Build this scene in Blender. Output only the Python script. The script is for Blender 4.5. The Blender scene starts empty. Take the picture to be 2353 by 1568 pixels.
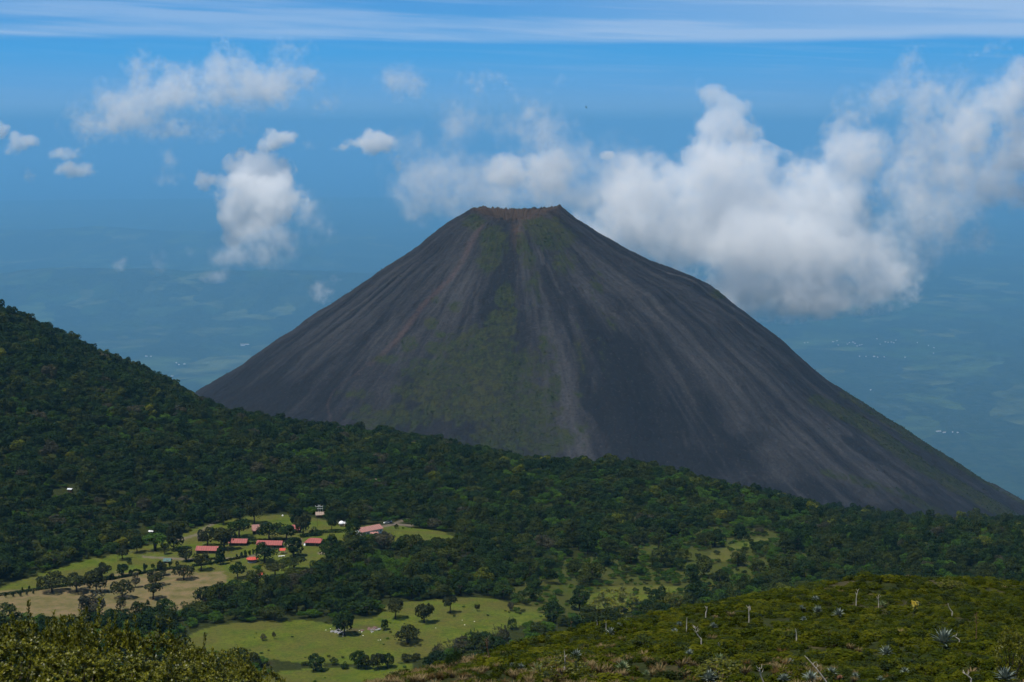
import bpy, bmesh, math, random
import numpy as np
from mathutils import Vector, Matrix

R = math.radians
scn = bpy.context.scene
col = scn.collection
rng = np.random.default_rng(7)
random.seed(7)

# ---------------------------------------------------------------- tagging
def tag(o, label=None, cat=None, group=None, kind=None):
    if label: o['label'] = label
    if cat: o['category'] = cat
    if group: o['group'] = group
    if kind: o['kind'] = kind
    return o

def link(o, parent=None):
    col.objects.link(o)
    if parent is not None:
        o.parent = parent
    return o

def empty(name, loc=(0, 0, 0), rz=0.0, s=(1, 1, 1)):
    o = bpy.data.objects.new(name, None)
    o.empty_display_size = 0.5
    o.location = loc; o.rotation_euler = (0, 0, rz); o.scale = s
    return link(o)

def copy_tree(o, parent=None):
    c = o.copy()
    col.objects.link(c)
    if parent is not None:
        c.parent = parent
    for ch in list(o.children):
        copy_tree(ch, c)
    return c

# ---------------------------------------------------------------- meshes
def mesh_np(name, verts, faces, mat=None, smooth=False, mats=None):
    """verts (N,3); faces (M,k) index array, or a list of such arrays"""
    me = bpy.data.meshes.new(name)
    verts = np.asarray(verts, np.float32)
    if not isinstance(faces, (list, tuple)):
        faces = [faces]
    faces = [np.asarray(f, np.int32) for f in faces if len(f)]
    nl = sum(f.size for f in faces); nf = sum(len(f) for f in faces)
    me.vertices.add(len(verts)); me.vertices.foreach_set('co', verts.ravel())
    if nf:
        me.loops.add(nl); me.polygons.add(nf)
        me.loops.foreach_set('vertex_index', np.concatenate([f.ravel() for f in faces]))
        tot = np.concatenate([np.full(len(f), f.shape[1], np.int32) for f in faces])
        st = np.concatenate([[0], np.cumsum(tot)[:-1]]).astype(np.int32)
        me.polygons.foreach_set('loop_start', st)
        me.polygons.foreach_set('use_smooth', np.full(nf, smooth))
    me.update(calc_edges=True)
    me.validate()
    if mat is not None:
        me.materials.append(mat)
    return me

def obj_np(name, verts, faces, mat=None, parent=None, smooth=False):
    return link(bpy.data.objects.new(name, mesh_np(name, verts, faces, mat, smooth)), parent)

def add_attr(me, name, typ, data, domain='POINT'):
    a = me.attributes.new(name, typ, domain)
    key = {'FLOAT': 'value', 'INT': 'value', 'FLOAT_VECTOR': 'vector', 'FLOAT_COLOR': 'color'}[typ]
    a.data.foreach_set(key, np.ascontiguousarray(data, np.int32 if typ == 'INT' else np.float32).ravel())

class MB:
    """collects boxes, prisms and tubes into one mesh"""
    def __init__(s): s.v = []; s.f = []
    def poly(s, pts, faces):
        b = len(s.v); s.v += [tuple(p) for p in pts]; s.f += [tuple(b + i for i in f) for f in faces]
        return s
    def box(s, c, d, rz=0.0):
        cx, cy, cz = c; x, y, z = d[0] / 2, d[1] / 2, d[2] / 2
        ca, sa = math.cos(rz), math.sin(rz)
        p = []
        for dz in (-z, z):
            for dx, dy in ((-x, -y), (x, -y), (x, y), (-x, y)):
                p.append((cx + dx * ca - dy * sa, cy + dx * sa + dy * ca, cz + dz))
        return s.poly(p, [(3, 2, 1, 0), (4, 5, 6, 7), (0, 1, 5, 4), (1, 2, 6, 5), (2, 3, 7, 6), (3, 0, 4, 7)])
    def tube(s, pts, rad, n=6):
        pts = [Vector(p) for p in pts]
        rings = []
        for i, p in enumerate(pts):
            t = (pts[min(i + 1, len(pts) - 1)] - pts[max(i - 1, 0)]).normalized()
            a = t.cross(Vector((0.31, 0.95, 0.07))).normalized(); b = t.cross(a)
            r = rad[i] if isinstance(rad, (list, tuple)) else rad
            rings.append([p + (a * math.cos(2 * math.pi * k / n) + b * math.sin(2 * math.pi * k / n)) * r for k in range(n)])
        P = [q for ring in rings for q in ring]
        F = []
        for i in range(len(pts) - 1):
            for k in range(n):
                k2 = (k + 1) % n
                F.append((i * n + k, i * n + k2, (i + 1) * n + k2, (i + 1) * n + k))
        F.append(tuple(range(n))[::-1]); F.append(tuple((len(pts) - 1) * n + k for k in range(n)))
        return s.poly(P, F)
    def lathe(s, prof, n=24, c=(0, 0, 0), cap=True):
        P = []; F = []
        for r, z in prof:
            for k in range(n):
                a = 2 * math.pi * k / n
                P.append((c[0] + r * math.cos(a), c[1] + r * math.sin(a), c[2] + z))
        for i in range(len(prof) - 1):
            for k in range(n):
                k2 = (k + 1) % n
                F.append((i * n + k, i * n + k2, (i + 1) * n + k2, (i + 1) * n + k))
        if cap:
            F.append(tuple(range(n))[::-1]); F.append(tuple((len(prof) - 1) * n + k for k in range(n)))
        return s.poly(P, F)
    def build(s, name, mat, parent=None, smooth=False):
        me = bpy.data.meshes.new(name)
        me.from_pydata(s.v, [], s.f)
        for p in me.polygons: p.use_smooth = smooth
        me.materials.append(mat)
        bm = bmesh.new(); bm.from_mesh(me); bmesh.ops.recalc_face_normals(bm, faces=bm.faces); bm.to_mesh(me); bm.free()
        return link(bpy.data.objects.new(name, me), parent)

# ---------------------------------------------------------------- numpy noise
def _hash(ix, iy, seed):
    n = (ix.astype(np.int64) * 374761393 + iy.astype(np.int64) * 668265263 + seed * 974634777) & 0x7fffffff
    n = ((n ^ (n >> 13)) * 1274126177) & 0x7fffffff
    return ((n ^ (n >> 16)) & 0xffff) / 65535.0

def vnoise(x, y, seed=0):
    x = np.asarray(x, float); y = np.asarray(y, float)
    ix = np.floor(x); iy = np.floor(y); fx = x - ix; fy = y - iy
    fx = fx * fx * (3 - 2 * fx); fy = fy * fy * (3 - 2 * fy)
    a = _hash(ix, iy, seed); b = _hash(ix + 1, iy, seed); c = _hash(ix, iy + 1, seed); d = _hash(ix + 1, iy + 1, seed)
    return (a + (b - a) * fx) * (1 - fy) + (c + (d - c) * fx) * fy

def fbm(x, y, seed=0, octv=4, gain=0.5):
    s = 0; a = 1; t = 0
    for k in range(octv):
        s = s + a * vnoise(x, y, seed + k * 17); t += a; a *= gain; x = x * 2.03; y = y * 2.03
    return s / t

def sstep(a, b, x):
    t = np.clip((x - a) / (b - a), 0, 1)
    return t * t * (3 - 2 * t)

# ---------------------------------------------------------------- the view: points of the photograph as directions in the place
PITCH = R(7.65); FU = 3676.6; CU, CV = 1176.5, 784.0
cp, sp = math.cos(PITCH), math.sin(PITCH)

def ray(u, v):
    a = (np.asarray(u, float) - CU) / FU; b = (CV - np.asarray(v, float)) / FU
    return a, cp + b * sp, -sp + b * cp

def at_depth(u, v, Y):
    a, y, z = ray(u, v); t = Y / y
    return np.array([a * t, Y + 0 * t, z * t])

def at_height(u, v, Z):
    a, y, z = ray(u, v); t = Z / z
    return np.array([a * t, y * t, Z + 0 * t])

def project(x, y, z):
    f = y * cp - z * sp; up = y * sp + z * cp
    f = np.where(f > 1e-3, f, 1e-3)
    return CU + x / f * FU, CV - up / f * FU

def in_poly(u, v, poly):
    inside = np.zeros(np.shape(u), bool)
    n = len(poly)
    for i in range(n):
        x1, y1 = poly[i]; x2, y2 = poly[(i + 1) % n]
        c = ((y1 > v) != (y2 > v)) & (u < (x2 - x1) * (v - y1) / ((y2 - y1) + 1e-9) + x1)
        inside ^= c
    return inside

# ---------------------------------------------------------------- ground height (thin plate through surveyed points)
CTRL = []
def cD(u, v, Y, dz=0):
    p = at_depth(u, v, Y); CTRL.append((p[0], p[1], p[2] + dz))
def cH(u, v, Z, dz=0):
    p = at_height(u, v, Z * .94); CTRL.append((p[0], p[1], p[2] + dz))
def cW(u, Y, Z):
    CTRL.append(((u - CU) / FU * Y, Y, Z * .94))
# scrub slope on the right
for u, v, Y in ((2353, 1568, 112), (1950, 1568, 111), (1600, 1568, 110), (1200, 1568, 112), (850, 1568, 120),
                (2353, 1316, 240), (2150, 1312, 238), (1950, 1312, 235), (1820, 1328, 225), (1700, 1352, 215), (1550, 1384, 204),
                (1400, 1408, 195), (1270, 1440, 180), (1150, 1472, 165), (1000, 1514, 150), (750, 1571, 135),
                (2353, 1440, 160), (2000, 1440, 158), (1650, 1465, 150), (1350, 1490, 145)):
    cD(u, v, Y, -1.5)
for u, v, Y in ((2353, 1372, 202), (2150, 1370, 202), (1950, 1374, 200), (1820, 1392, 192), (1700, 1408, 184), (1550, 1428, 176), (1400, 1446, 170), (1270, 1466, 162), (1150, 1492, 152), (1000, 1528, 140), (2353, 1345, 222), (2150, 1341, 220), (1950, 1344, 218), (2520, 1345, 222), (2520, 1375, 202), (2520, 1440, 160), (2520, 1568, 112)):
    cD(u, v, Y, -1.5)
for u, Y, Z in ((2700, 120, -46), (2700, 240, -78), (3400, 180, -60)): cW(u, Y, Z)
for u in (1950, 2353, 2900):
    for Y, Z in ((300, -106), (400, -165), (560, -240), (720, -292)): cW(u, Y, Z)
for u in (1250, 1600):
    for Y, Z in ((255, -106), (350, -165), (520, -235), (680, -284)): cW(u, Y, Z)
for u in (600, 0, -500, -1200):
    for Y, Z in ((50, -20.6), (100, -46), (200, -94), (350, -168), (550, -245), (690, -284)): cW(u, Y, Z)
for x, y, z in ((0, 0, -1.7), (30, 0, -2), (-30, 0, -2), (12, 50, -21), (0, 20, -9.5), (0, -60, 6), (200, -60, 4), (-200, -60, 4),
                (600, 0, -60), (-600, 0, -50), (0, -600, 10), (1200, 300, -250), (-1200, 300, -200), (600, -600, 0), (-600, -600, 0),
                (0, -1500, -60), (1500, -1000, -200), (-1500, -1000, -200), (2500, -500, -600), (-2500, -500, -600)):
    CTRL.append((x, y, z))
# valley floor, meadows
for u, v, Z in ((440, 1460, -290), (700, 1430, -290), (700, 1530, -290), (700, 1568, -290), (900, 1450, -290), (1000, 1500, -290), (1200, 1420, -291),
                (1060, 1375, -292), (0, 1400, -300), (200, 1400, -300), (400, 1400, -299), (150, 1310, -301), (300, 1265, -302), (0, 1350, -301),
                (500, 1300, -300), (560, 1250, -301), (700, 1330, -298), (740, 1210, -303), (850, 1215, -304), (1000, 1235, -302),
                (660, 1190, -304), (900, 1300, -300), (1000, 1350, -296), (1200, 1300, -303), (1400, 1390, -302), (1400, 1300, -309),
                (1700, 1270, -316), (1700, 1330, -310), (2000, 1300, -328), (2353, 1310, -334), (1200, 1200, -326), (1600, 1200, -336),
                (2000, 1240, -344), (2353, 1250, -344), (2800, 1300, -345), (-400, 1400, -295)):
    cH(u, v, Z)
# wooded skyline
for u, v, Y in ((-300, 580, 1700), (-700, 480, 1700), (0, 708, 1700), (120, 754, 1710), (260, 820, 1730), (360, 861, 1740), (450, 905, 1750), (560, 985, 1750),
                (660, 1008, 1720), (740, 1002, 1700), (900, 994, 1680), (1050, 1020, 1620), (1250, 1058, 1560), (1480, 1060, 1500),
                (1620, 1090, 1460), (1750, 1128, 1430), (1880, 1175, 1390), (1980, 1212, 1360), (2150, 1202, 1310), (2353, 1204, 1300), (2600, 1210, 1280), (3000, 1210, 1280)):
    cD(u, v, Y, -9.5); cD(u, v + 26, Y + 150, -10)
# beyond the skyline it drops to the foot of the cone
for u, pts in ((-500, ((2300, -420), (3000, -850))), (100, ((2100, -420), (2600, -680), (3000, -880))), (500, ((2100, -490), (2600, -760), (3000, -950))),
               (900, ((2000, -470), (2400, -620), (2800, -800))), (1250, ((1900, -450), (2350, -600), (2800, -800))), (1600, ((1850, -450), (2300, -600), (2800, -800))),
               (2000, ((1700, -460), (2200, -640), (2800, -850))), (2353, ((1650, -450), (2200, -650), (3000, -950))), (3000, ((1700, -470), (2200, -650), (3000, -950)))):
    for Y, Z in pts: cW(u, Y, Z)
CTRL = np.array(CTRL)
_S = 500.0
def _tp(d2): return np.where(d2 > 1e-12, 0.5 * d2 * np.log(np.maximum(d2, 1e-12)), 0)
_C = CTRL[:, :2] / _S
_n = len(_C)
_K = _tp(((_C[:, None] - _C[None]) ** 2).sum(-1)) + np.eye(_n) * 1e-5
_Pm = np.c_[np.ones(_n), _C]
_W = np.linalg.solve(np.block([[_K, _Pm], [_Pm.T, np.zeros((3, 3))]]), np.r_[CTRL[:, 2], np.zeros(3)])

PLAIN = -3600.0; KP = 2.4
def plain_h(x, y):
    r = np.hypot(x, y); x = x / KP; y = y / KP
    h = 40 * (fbm(x / 1500, y / 1500, 31) - .5)
    # low wooded hills out on the plain
    left = np.exp(-(((x + 2700) / 3600) ** 2 + ((y - 14300) / 1300) ** 2))
    left2 = np.exp(-(((x + 5200) / 3000) ** 2 + ((y - 20500) / 1300) ** 2))
    h = h + left * (200 + 200 * (fbm(x / 700, y / 700, 5, 5) - .5)) + left2 * (190 + 170 * (fbm(x / 900, y / 900, 9, 5) - .5))
    h = h + 50 * (fbm(x / 700, y / 700, 77) - .5) * sstep(7000, 9000, r / KP) * sstep(26000, 16000, r / KP)
    return PLAIN + KP * h

def ground_h(x, y):
    x = np.asarray(x, float); y = np.asarray(y, float)
    shp = x.shape; xf = x.ravel(); yf = y.ravel(); out = np.empty(len(xf))
    for i in range(0, len(xf), 20000):
        q = np.c_[xf[i:i + 20000], yf[i:i + 20000]] / _S
        d2 = ((q[:, None] - _C[None]) ** 2).sum(-1)
        out[i:i + 20000] = _tp(d2) @ _W[:_n] + _W[_n] + q @ _W[_n + 1:]
    r = np.hypot(xf, yf)
    out = np.minimum(out, 15)
    mid = np.minimum(out, -300)
    out = np.where(r > 2600, out + (mid - out) * sstep(2600, 3000, r), out)
    out = np.where(r > 2700, out + (PLAIN - out) * sstep(2700, 12000, r), out)
    k = sstep(300, 420, r) * sstep(3500, 2500, r)
    out = out + k * (fbm(xf / 60, yf / 60, 3) - .5) * 5 * sstep(1150, 1350, r + 300 * (xf > 250)) + k * (fbm(xf / 45, yf / 45, 4) - .5) * 1.6
    s = sstep(25, 60, r) * sstep(420, 300, r)
    out = out + s * ((fbm(xf / 14, yf / 14, 8, 3) - .5) * 1.7 + (fbm(xf / 45 + yf / 90, yf / 30, 12, 2) - .5) * 2.0)
    far = r > 11000
    if far.any():
        out[far] = out[far] + (plain_h(xf[far], yf[far]) - out[far]) * sstep(11000, 14000, r[far])
    return out.reshape(shp)

def on_ground(u, v, lift=0.0):
    """the point of the ground seen at (u, v): march along the line of sight"""
    a, y, z = ray(u, v)
    s = np.concatenate([np.arange(20, 300, 1.5), np.arange(300, 2600, 4.0)])
    d = z * s - ground_h(a * s, y * s) - lift
    i = int(np.argmax(d < 0))
    if i == 0: return None
    lo, hi = s[i - 1], s[i]
    for _ in range(12):
        m = (lo + hi) / 2
        if z * m < float(ground_h(np.array([a * m]), np.array([y * m]))[0]) + lift: hi = m
        else: lo = m
    return Vector((a * lo, y * lo, z * lo))

# ---------------------------------------------------------------- materials
def new_mat(name):
    m = bpy.data.materials.new(name); m.use_nodes = True
    nt = m.node_tree; nt.nodes.clear()
    return m, nt
def N(nt, t, **kw):
    n = nt.nodes.new(t)
    for k, v in kw.items():
        if k.startswith('i_'):
            key = k[2:]
            n.inputs[int(key) if key.isdigit() else key.replace('_', ' ')].default_value = v
        else: setattr(n, k, v)
    return n
def L(nt, a, b): nt.links.new(a, b)
def ramp(nt, fac, stops, interp='LINEAR'):
    n = nt.nodes.new('ShaderNodeValToRGB'); cr = n.color_ramp; cr.interpolation = interp
    while len(cr.elements) > 1: cr.elements.remove(cr.elements[-1])
    for i, (p, c) in enumerate(stops):
        e = cr.elements[0] if i == 0 else cr.elements.new(p)
        e.position = p; e.color = (*c, 1) if len(c) == 3 else c
    L(nt, fac, n.inputs[0]); return n.outputs[0]
def mixc(nt, fac, a, b, mode='MIX'):
    n = nt.nodes.new('ShaderNodeMix'); n.data_type = 'RGBA'; n.blend_type = mode
    for s, val in ((0, fac), (6, a), (7, b)):
        if isinstance(val, bpy.types.NodeSocket): L(nt, val, n.inputs[s])
        else: n.inputs[s].default_value = val if s == 0 else ((*val, 1) if len(val) == 3 else val)
    return n.outputs[2]
def mth(nt, op, a, b=0.0, c=0.0, clamp=False):
    n = nt.nodes.new('ShaderNodeMath'); n.operation = op; n.use_clamp = clamp
    for i, val in enumerate((a, b, c)):
        if isinstance(val, bpy.types.NodeSocket): L(nt, val, n.inputs[i])
        else: n.inputs[i].default_value = val
    return n.outputs[0]
def noise(nt, vec, scale, detail=4, rough=.55, w=None):
    n = nt.nodes.new('ShaderNodeTexNoise'); n.inputs['Scale'].default_value = scale
    n.inputs['Detail'].default_value = detail; n.inputs['Roughness'].default_value = rough
    if vec is not None: L(nt, vec, n.inputs['Vector'])
    return n.outputs['Fac']
def maprange(nt, val, a, b, c=0.0, d=1.0, smooth=False):
    n = nt.nodes.new('ShaderNodeMapRange'); n.clamp = True
    if smooth: n.interpolation_type = 'SMOOTHSTEP'
    L(nt, val, n.inputs[0])
    for i, x in enumerate((a, b, c, d)): n.inputs[1 + i].default_value = x
    return n.outputs[0]
def finish(nt, colr, rough=.9, spec=.2, bump=None, bump_d=.1, bump_s=.5, transl=0.0):
    b = nt.nodes.new('ShaderNodeBsdfPrincipled')
    if isinstance(colr, bpy.types.NodeSocket): L(nt, colr, b.inputs['Base Color'])
    else: b.inputs['Base Color'].default_value = (*colr, 1)
    b.inputs['Roughness'].default_value = rough; b.inputs['Specular IOR Level'].default_value = spec
    if bump is not None:
        bp = nt.nodes.new('ShaderNodeBump'); bp.inputs['Distance'].default_value = bump_d; bp.inputs['Strength'].default_value = bump_s
        L(nt, bump, bp.inputs['Height']); L(nt, bp.outputs[0], b.inputs['Normal'])
    o = nt.nodes.new('ShaderNodeOutputMaterial')
    if transl > 0:
        t = nt.nodes.new('ShaderNodeBsdfTranslucent')
        if isinstance(colr, bpy.types.NodeSocket): L(nt, colr, t.inputs[0])
        else: t.inputs[0].default_value = (*colr, 1)
        m = nt.nodes.new('ShaderNodeMixShader'); m.inputs[0].default_value = transl
        L(nt, b.outputs[0], m.inputs[1]); L(nt, t.outputs[0], m.inputs[2]); L(nt, m.outputs[0], o.inputs[0])
    else: L(nt, b.outputs[0], o.inputs[0])
def plain_mat(name, c, rough=.7, spec=.3, var=.25, scale=1.5):
    m, nt = new_mat(name)
    tc = N(nt, 'ShaderNodeTexCoord')
    n = noise(nt, tc.outputs['Object'], scale, 4)
    finish(nt, mixc(nt, n, tuple(x * (1 - var) for x in c), tuple(min(1, x * (1 + var)) for x in c)), rough, spec)
    return m
SUN_E = 5.0; SKY_S = 0.07; EXPOSURE = 0.0
SKY_TINT = (.62, 1.0, 1.15); CIRRUS = (.37, .55, .82)
SKL = [(.16, .38, .64), (.19, .42, .70), (.21, .44, .74), (.14, .40, .76), (.070, .37, .78), (.045, .27, .68)]
HAZE_C = (.215, .585, .95); HAZE_D = 2.7e-5; VOL_B = 24
# ================================================================ camera, sun, sky, air
cam = bpy.data.cameras.new('camera'); cam.sensor_width = 36; cam.lens = 36 * FU / 2353
cam.clip_start = 0.5; cam.clip_end = 500000
co = link(bpy.data.objects.new('camera', cam)); co.location = (0, 0, 0); co.rotation_euler = (R(90) - PITCH, 0, 0)
scn.camera = co

SUN_EL = R(67); SUN_AZ = R(-126)          # azimuth from +Y, clockwise
sd = Vector((math.sin(SUN_AZ) * math.cos(SUN_EL), math.cos(SUN_AZ) * math.cos(SUN_EL), math.sin(SUN_EL)))
sun = bpy.data.lights.new('sun', 'SUN'); sun.energy = SUN_E; sun.angle = R(.5); sun.color = (1, .955, .88)
so = link(bpy.data.objects.new('sun', sun)); so.rotation_euler = sd.to_track_quat('Z', 'Y').to_euler()

w = bpy.data.worlds.new('World'); scn.world = w; w.use_nodes = True
nt = w.node_tree; nt.nodes.clear()
tc = N(nt, 'ShaderNodeTexCoord')
sx = N(nt, 'ShaderNodeSeparateXYZ'); L(nt, tc.outputs['Generated'], sx.inputs[0])
# the air is clear and deep blue right down to the sea haze: the sky model is read higher up than the eye looks
zz = mth(nt, 'MULTIPLY_ADD', sx.outputs[2], 5.0, 0.30)
cx = N(nt, 'ShaderNodeCombineXYZ'); L(nt, sx.outputs[0], cx.inputs[0]); L(nt, sx.outputs[1], cx.inputs[1]); L(nt, zz, cx.inputs[2])
nm = N(nt, 'ShaderNodeVectorMath', operation='NORMALIZE'); L(nt, cx.outputs[0], nm.inputs[0])
sky = N(nt, 'ShaderNodeTexSky', sky_type='NISHITA', sun_disc=False, sun_elevation=SUN_EL, sun_rotation=SUN_AZ % (2 * math.pi),
        altitude=2000, air_density=1.0, dust_density=.3, ozone_density=3.0)
L(nt, nm.outputs[0], sky.inputs['Vector'])
tint = mixc(nt, 1.0, sky.outputs[0], SKY_TINT, 'MULTIPLY')
# low down the sky pales toward the sea
el = sx.outputs[2]; azx = mth(nt, 'ARCTAN2', sx.outputs[0], sx.outputs[1])
lowsky = ramp(nt, mth(nt, 'MULTIPLY', el, 5.0), [(0.0, SKL[0]), (.018, SKL[1]), (.06, SKL[2]), (.12, SKL[3]), (.22, SKL[4]), (.5, SKL[5])])
sky_c = mixc(nt, maprange(nt, el, .08, .30, 0, 1, True), mixc(nt, 1.0, lowsky, (1 / SKY_S,) * 3, 'MULTIPLY'), tint)
# cirrus: long streaks across the upper sky
cv = N(nt, 'ShaderNodeCombineXYZ'); L(nt, mth(nt, 'MULTIPLY', azx, 3.2), cv.inputs[0]); L(nt, mth(nt, 'MULTIPLY_ADD', azx, 2.0, mth(nt, 'MULTIPLY', el, 52.0)), cv.inputs[1]); cv.inputs[2].default_value = 3.3
n1 = noise(nt, cv.outputs[0], 1.0, 6, .55)
cv2 = N(nt, 'ShaderNodeCombineXYZ'); L(nt, mth(nt, 'MULTIPLY', azx, 7.0), cv2.inputs[0]); L(nt, mth(nt, 'MULTIPLY_ADD', azx, 9.0, mth(nt, 'MULTIPLY', el, 210.0)), cv2.inputs[1])
n2 = noise(nt, cv2.outputs[0], 1.0, 6, .62)
cvl = N(nt, 'ShaderNodeCombineXYZ'); L(nt, mth(nt, 'MULTIPLY', azx, 7.0), cvl.inputs[0]); L(nt, mth(nt, 'MULTIPLY', el, 20.0), cvl.inputs[1]); cvl.inputs[2].default_value = 7.7
nlow = noise(nt, cvl.outputs[0], 1.0, 3, .5)
wob = mth(nt, 'MULTIPLY_ADD', n2, .0022, mth(nt, 'MULTIPLY_ADD', n1, .004, mth(nt, 'ADD', el, mth(nt, 'MULTIPLY', mth(nt, 'SUBTRACT', nlow, .5), .007))))
high = mth(nt, 'MULTIPLY', maprange(nt, wob, .0525, .0575, 0, 1, True), maprange(nt, el, .12, .3, 1, .1))
gap = maprange(nt, mth(nt, 'ADD', mth(nt, 'MULTIPLY', n1, .7), mth(nt, 'MULTIPLY', n2, .3)), .40, .60, 0, 1, True)
base = maprange(nt, azx, -.02, .20, .10, .62)                            # the sheet thickens to the right
band = mth(nt, 'MULTIPLY', maprange(nt, wob, .065, .057, 0, .5, True), maprange(nt, n2, .3, .6, .6, 1))
cir = mth(nt, 'MULTIPLY', high, mth(nt, 'ADD', mth(nt, 'MULTIPLY', gap, .62), mth(nt, 'ADD', base, band), clamp=True))
thinst = mth(nt, 'MULTIPLY', maprange(nt, n2, .50, .72, 0, .35), mth(nt, 'MULTIPLY', maprange(nt, el, .054, .046, 0, 1), maprange(nt, azx, -.1, .25, .3, 1)))
cir = mth(nt, 'MAXIMUM', mth(nt, 'MULTIPLY', cir, .92), thinst)
full = mixc(nt, cir, sky_c, tuple(x / SKY_S for x in CIRRUS))
bg = N(nt, 'ShaderNodeBackground'); bg.inputs[1].default_value = SKY_S; L(nt, full, bg.inputs[0])
wo = N(nt, 'ShaderNodeOutputWorld'); L(nt, bg.outputs[0], wo.inputs[0])

# the blue air between here and the coast
hm, nt = new_mat('haze_air')
pv = N(nt, 'ShaderNodeVolumePrincipled'); pv.inputs['Color'].default_value = (*HAZE_C, 1); pv.inputs['Density'].default_value = HAZE_D
pv.inputs['Anisotropy'].default_value = 0.0
ho = N(nt, 'ShaderNodeOutputMaterial'); L(nt, pv.outputs[0], ho.inputs['Volume'])
HB = 195000.0; HT = 480.0; HZ = PLAIN - 300.0
hz = MB().box((0, 0, (HT + HZ) / 2), (2 * HB, 2 * HB, HT - HZ)).build('haze', hm)
tag(hz, 'pale blue haze filling the air out to the coast', 'haze', kind='stuff')

v = scn.view_settings; v.view_transform = 'Standard'; v.look = 'None'; v.exposure = EXPOSURE; v.gamma = 1
c = scn.cycles
c.max_bounces = 12; c.diffuse_bounces = 2; c.glossy_bounces = 1; c.transmission_bounces = 2; c.volume_bounces = VOL_B; c.transparent_max_bounces = 8
c.use_denoising = True; c.denoiser = 'OPENIMAGEDENOISE'
c.use_adaptive_sampling = True; c.adaptive_threshold = .03
c.volume_step_rate = 1.0; c.volume_max_steps = 128
c.sample_clamp_indirect = 6
# ================================================================ setting: ground, plain, sea, volcano
MEADOW = [
    [(-60, 1362), (0, 1352), (60, 1330), (130, 1306), (210, 1285), (300, 1266), (370, 1245), (430, 1224), (470, 1212), (520, 1196), (560, 1188), (620, 1183), (665, 1181),
     (690, 1190), (720, 1192), (760, 1196), (770, 1205), (800, 1214), (850, 1207), (915, 1208), (960, 1216), (1010, 1220), (1038, 1232), (1034, 1252),
     (1005, 1246), (978, 1258), (940, 1248), (900, 1246), (862, 1240), (822, 1240), (790, 1250), (765, 1255), (746, 1278), (736, 1300), (700, 1322), (640, 1336), (580, 1346),
     (540, 1348), (500, 1352), (492, 1372), (440, 1394), (385, 1408), (330, 1412), (230, 1420), (100, 1420), (-60, 1420)],
    [(430, 1462), (470, 1444), (520, 1434), (620, 1428), (720, 1428), (780, 1436), (806, 1424), (860, 1420), (876, 1402), (880, 1392), (930, 1384), (1000, 1378),
     (1062, 1372), (1130, 1376), (1200, 1392), (1255, 1398), (1262, 1420), (1160, 1448), (1085, 1472), (1010, 1494), (960, 1516), (900, 1528), (800, 1526),
     (700, 1524), (600, 1512), (520, 1500), (430, 1500)],
    [(600, 1560), (640, 1545), (720, 1536), (850, 1530), (950, 1526), (950, 1600), (560, 1600)],
    [(1335, 1396), (1345, 1372), (1400, 1348), (1470, 1346), (1560, 1346), (1570, 1356), (1500, 1372), (1430, 1396), (1380, 1410)],
    [(1610, 1286), (1650, 1266), (1692, 1248), (1740, 1238), (1772, 1240), (1760, 1250), (1700, 1262), (1700, 1280), (1650, 1292)],
]
BRUSH = [(1180, 1350), (1300, 1290), (1500, 1250), (1620, 1210), (1780, 1220), (1880, 1270), (1870, 1310), (1700, 1352), (1560, 1386), (1400, 1410), (1270, 1430), (1180, 1410)]
DRY = [[(-60, 1420), (-60, 1372), (0, 1364), (120, 1345), (250, 1330), (330, 1318), (420, 1300), (470, 1310), (520, 1312), (500, 1352), (480, 1376), (400, 1405), (300, 1412), (100, 1420)]]
TRACKS = [([(500, 1198), (470, 1215), (455, 1228), (430, 1236), (400, 1243)], 4), ([(700, 1248), (670, 1252), (620, 1262), (580, 1278), (520, 1285), (440, 1286), (380, 1283), (330, 1280)], 4),
          ([(860, 1214), (900, 1206), (925, 1196), (935, 1194)], 4.5), ([(640, 1248), (660, 1243), (690, 1240)], 5), ([(905, 1205), (945, 1208)], 4), ([(760, 1272), (735, 1272)], 5)]

def seg_d(u, v, pts):
    d = np.full(np.shape(u), 1e9)
    for (x1, y1), (x2, y2) in zip(pts[:-1], pts[1:]):
        dx, dy = x2 - x1, y2 - y1
        t = np.clip(((u - x1) * dx + (v - y1) * dy) / (dx * dx + dy * dy), 0, 1)
        d = np.minimum(d, np.hypot(u - x1 - t * dx, (v - y1 - t * dy) * 1.9))
    return d

def land_masks(x, y, z):
    r = np.hypot(x, y)
    u, v = project(x, y, z)
    ok = (y > 500) & (r < 1400)
    un = u + (fbm(x / 9, y / 9, 41) - .5) * 16; vn = v + (fbm(x / 9, y / 9, 42) - .5) * 9
    me = np.zeros(x.shape, bool)
    for p in MEADOW: me |= in_poly(un, vn, p)
    me &= ok
    br = in_poly(un, vn, BRUSH) & ok
    dr = np.zeros(x.shape, bool)
    for p in DRY: dr |= in_poly(u + (fbm(x / 25, y / 25, 51) - .5) * 70, v + (fbm(x / 25, y / 25, 52) - .5) * 40, p)
    dr &= ok
    tr = np.zeros(x.shape)
    for pts, wd in TRACKS: tr = np.maximum(tr, sstep(wd * 1.5, wd * .6, seg_d(u, v, pts)))
    tr = tr * ok
    return me, br, dr, tr

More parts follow.
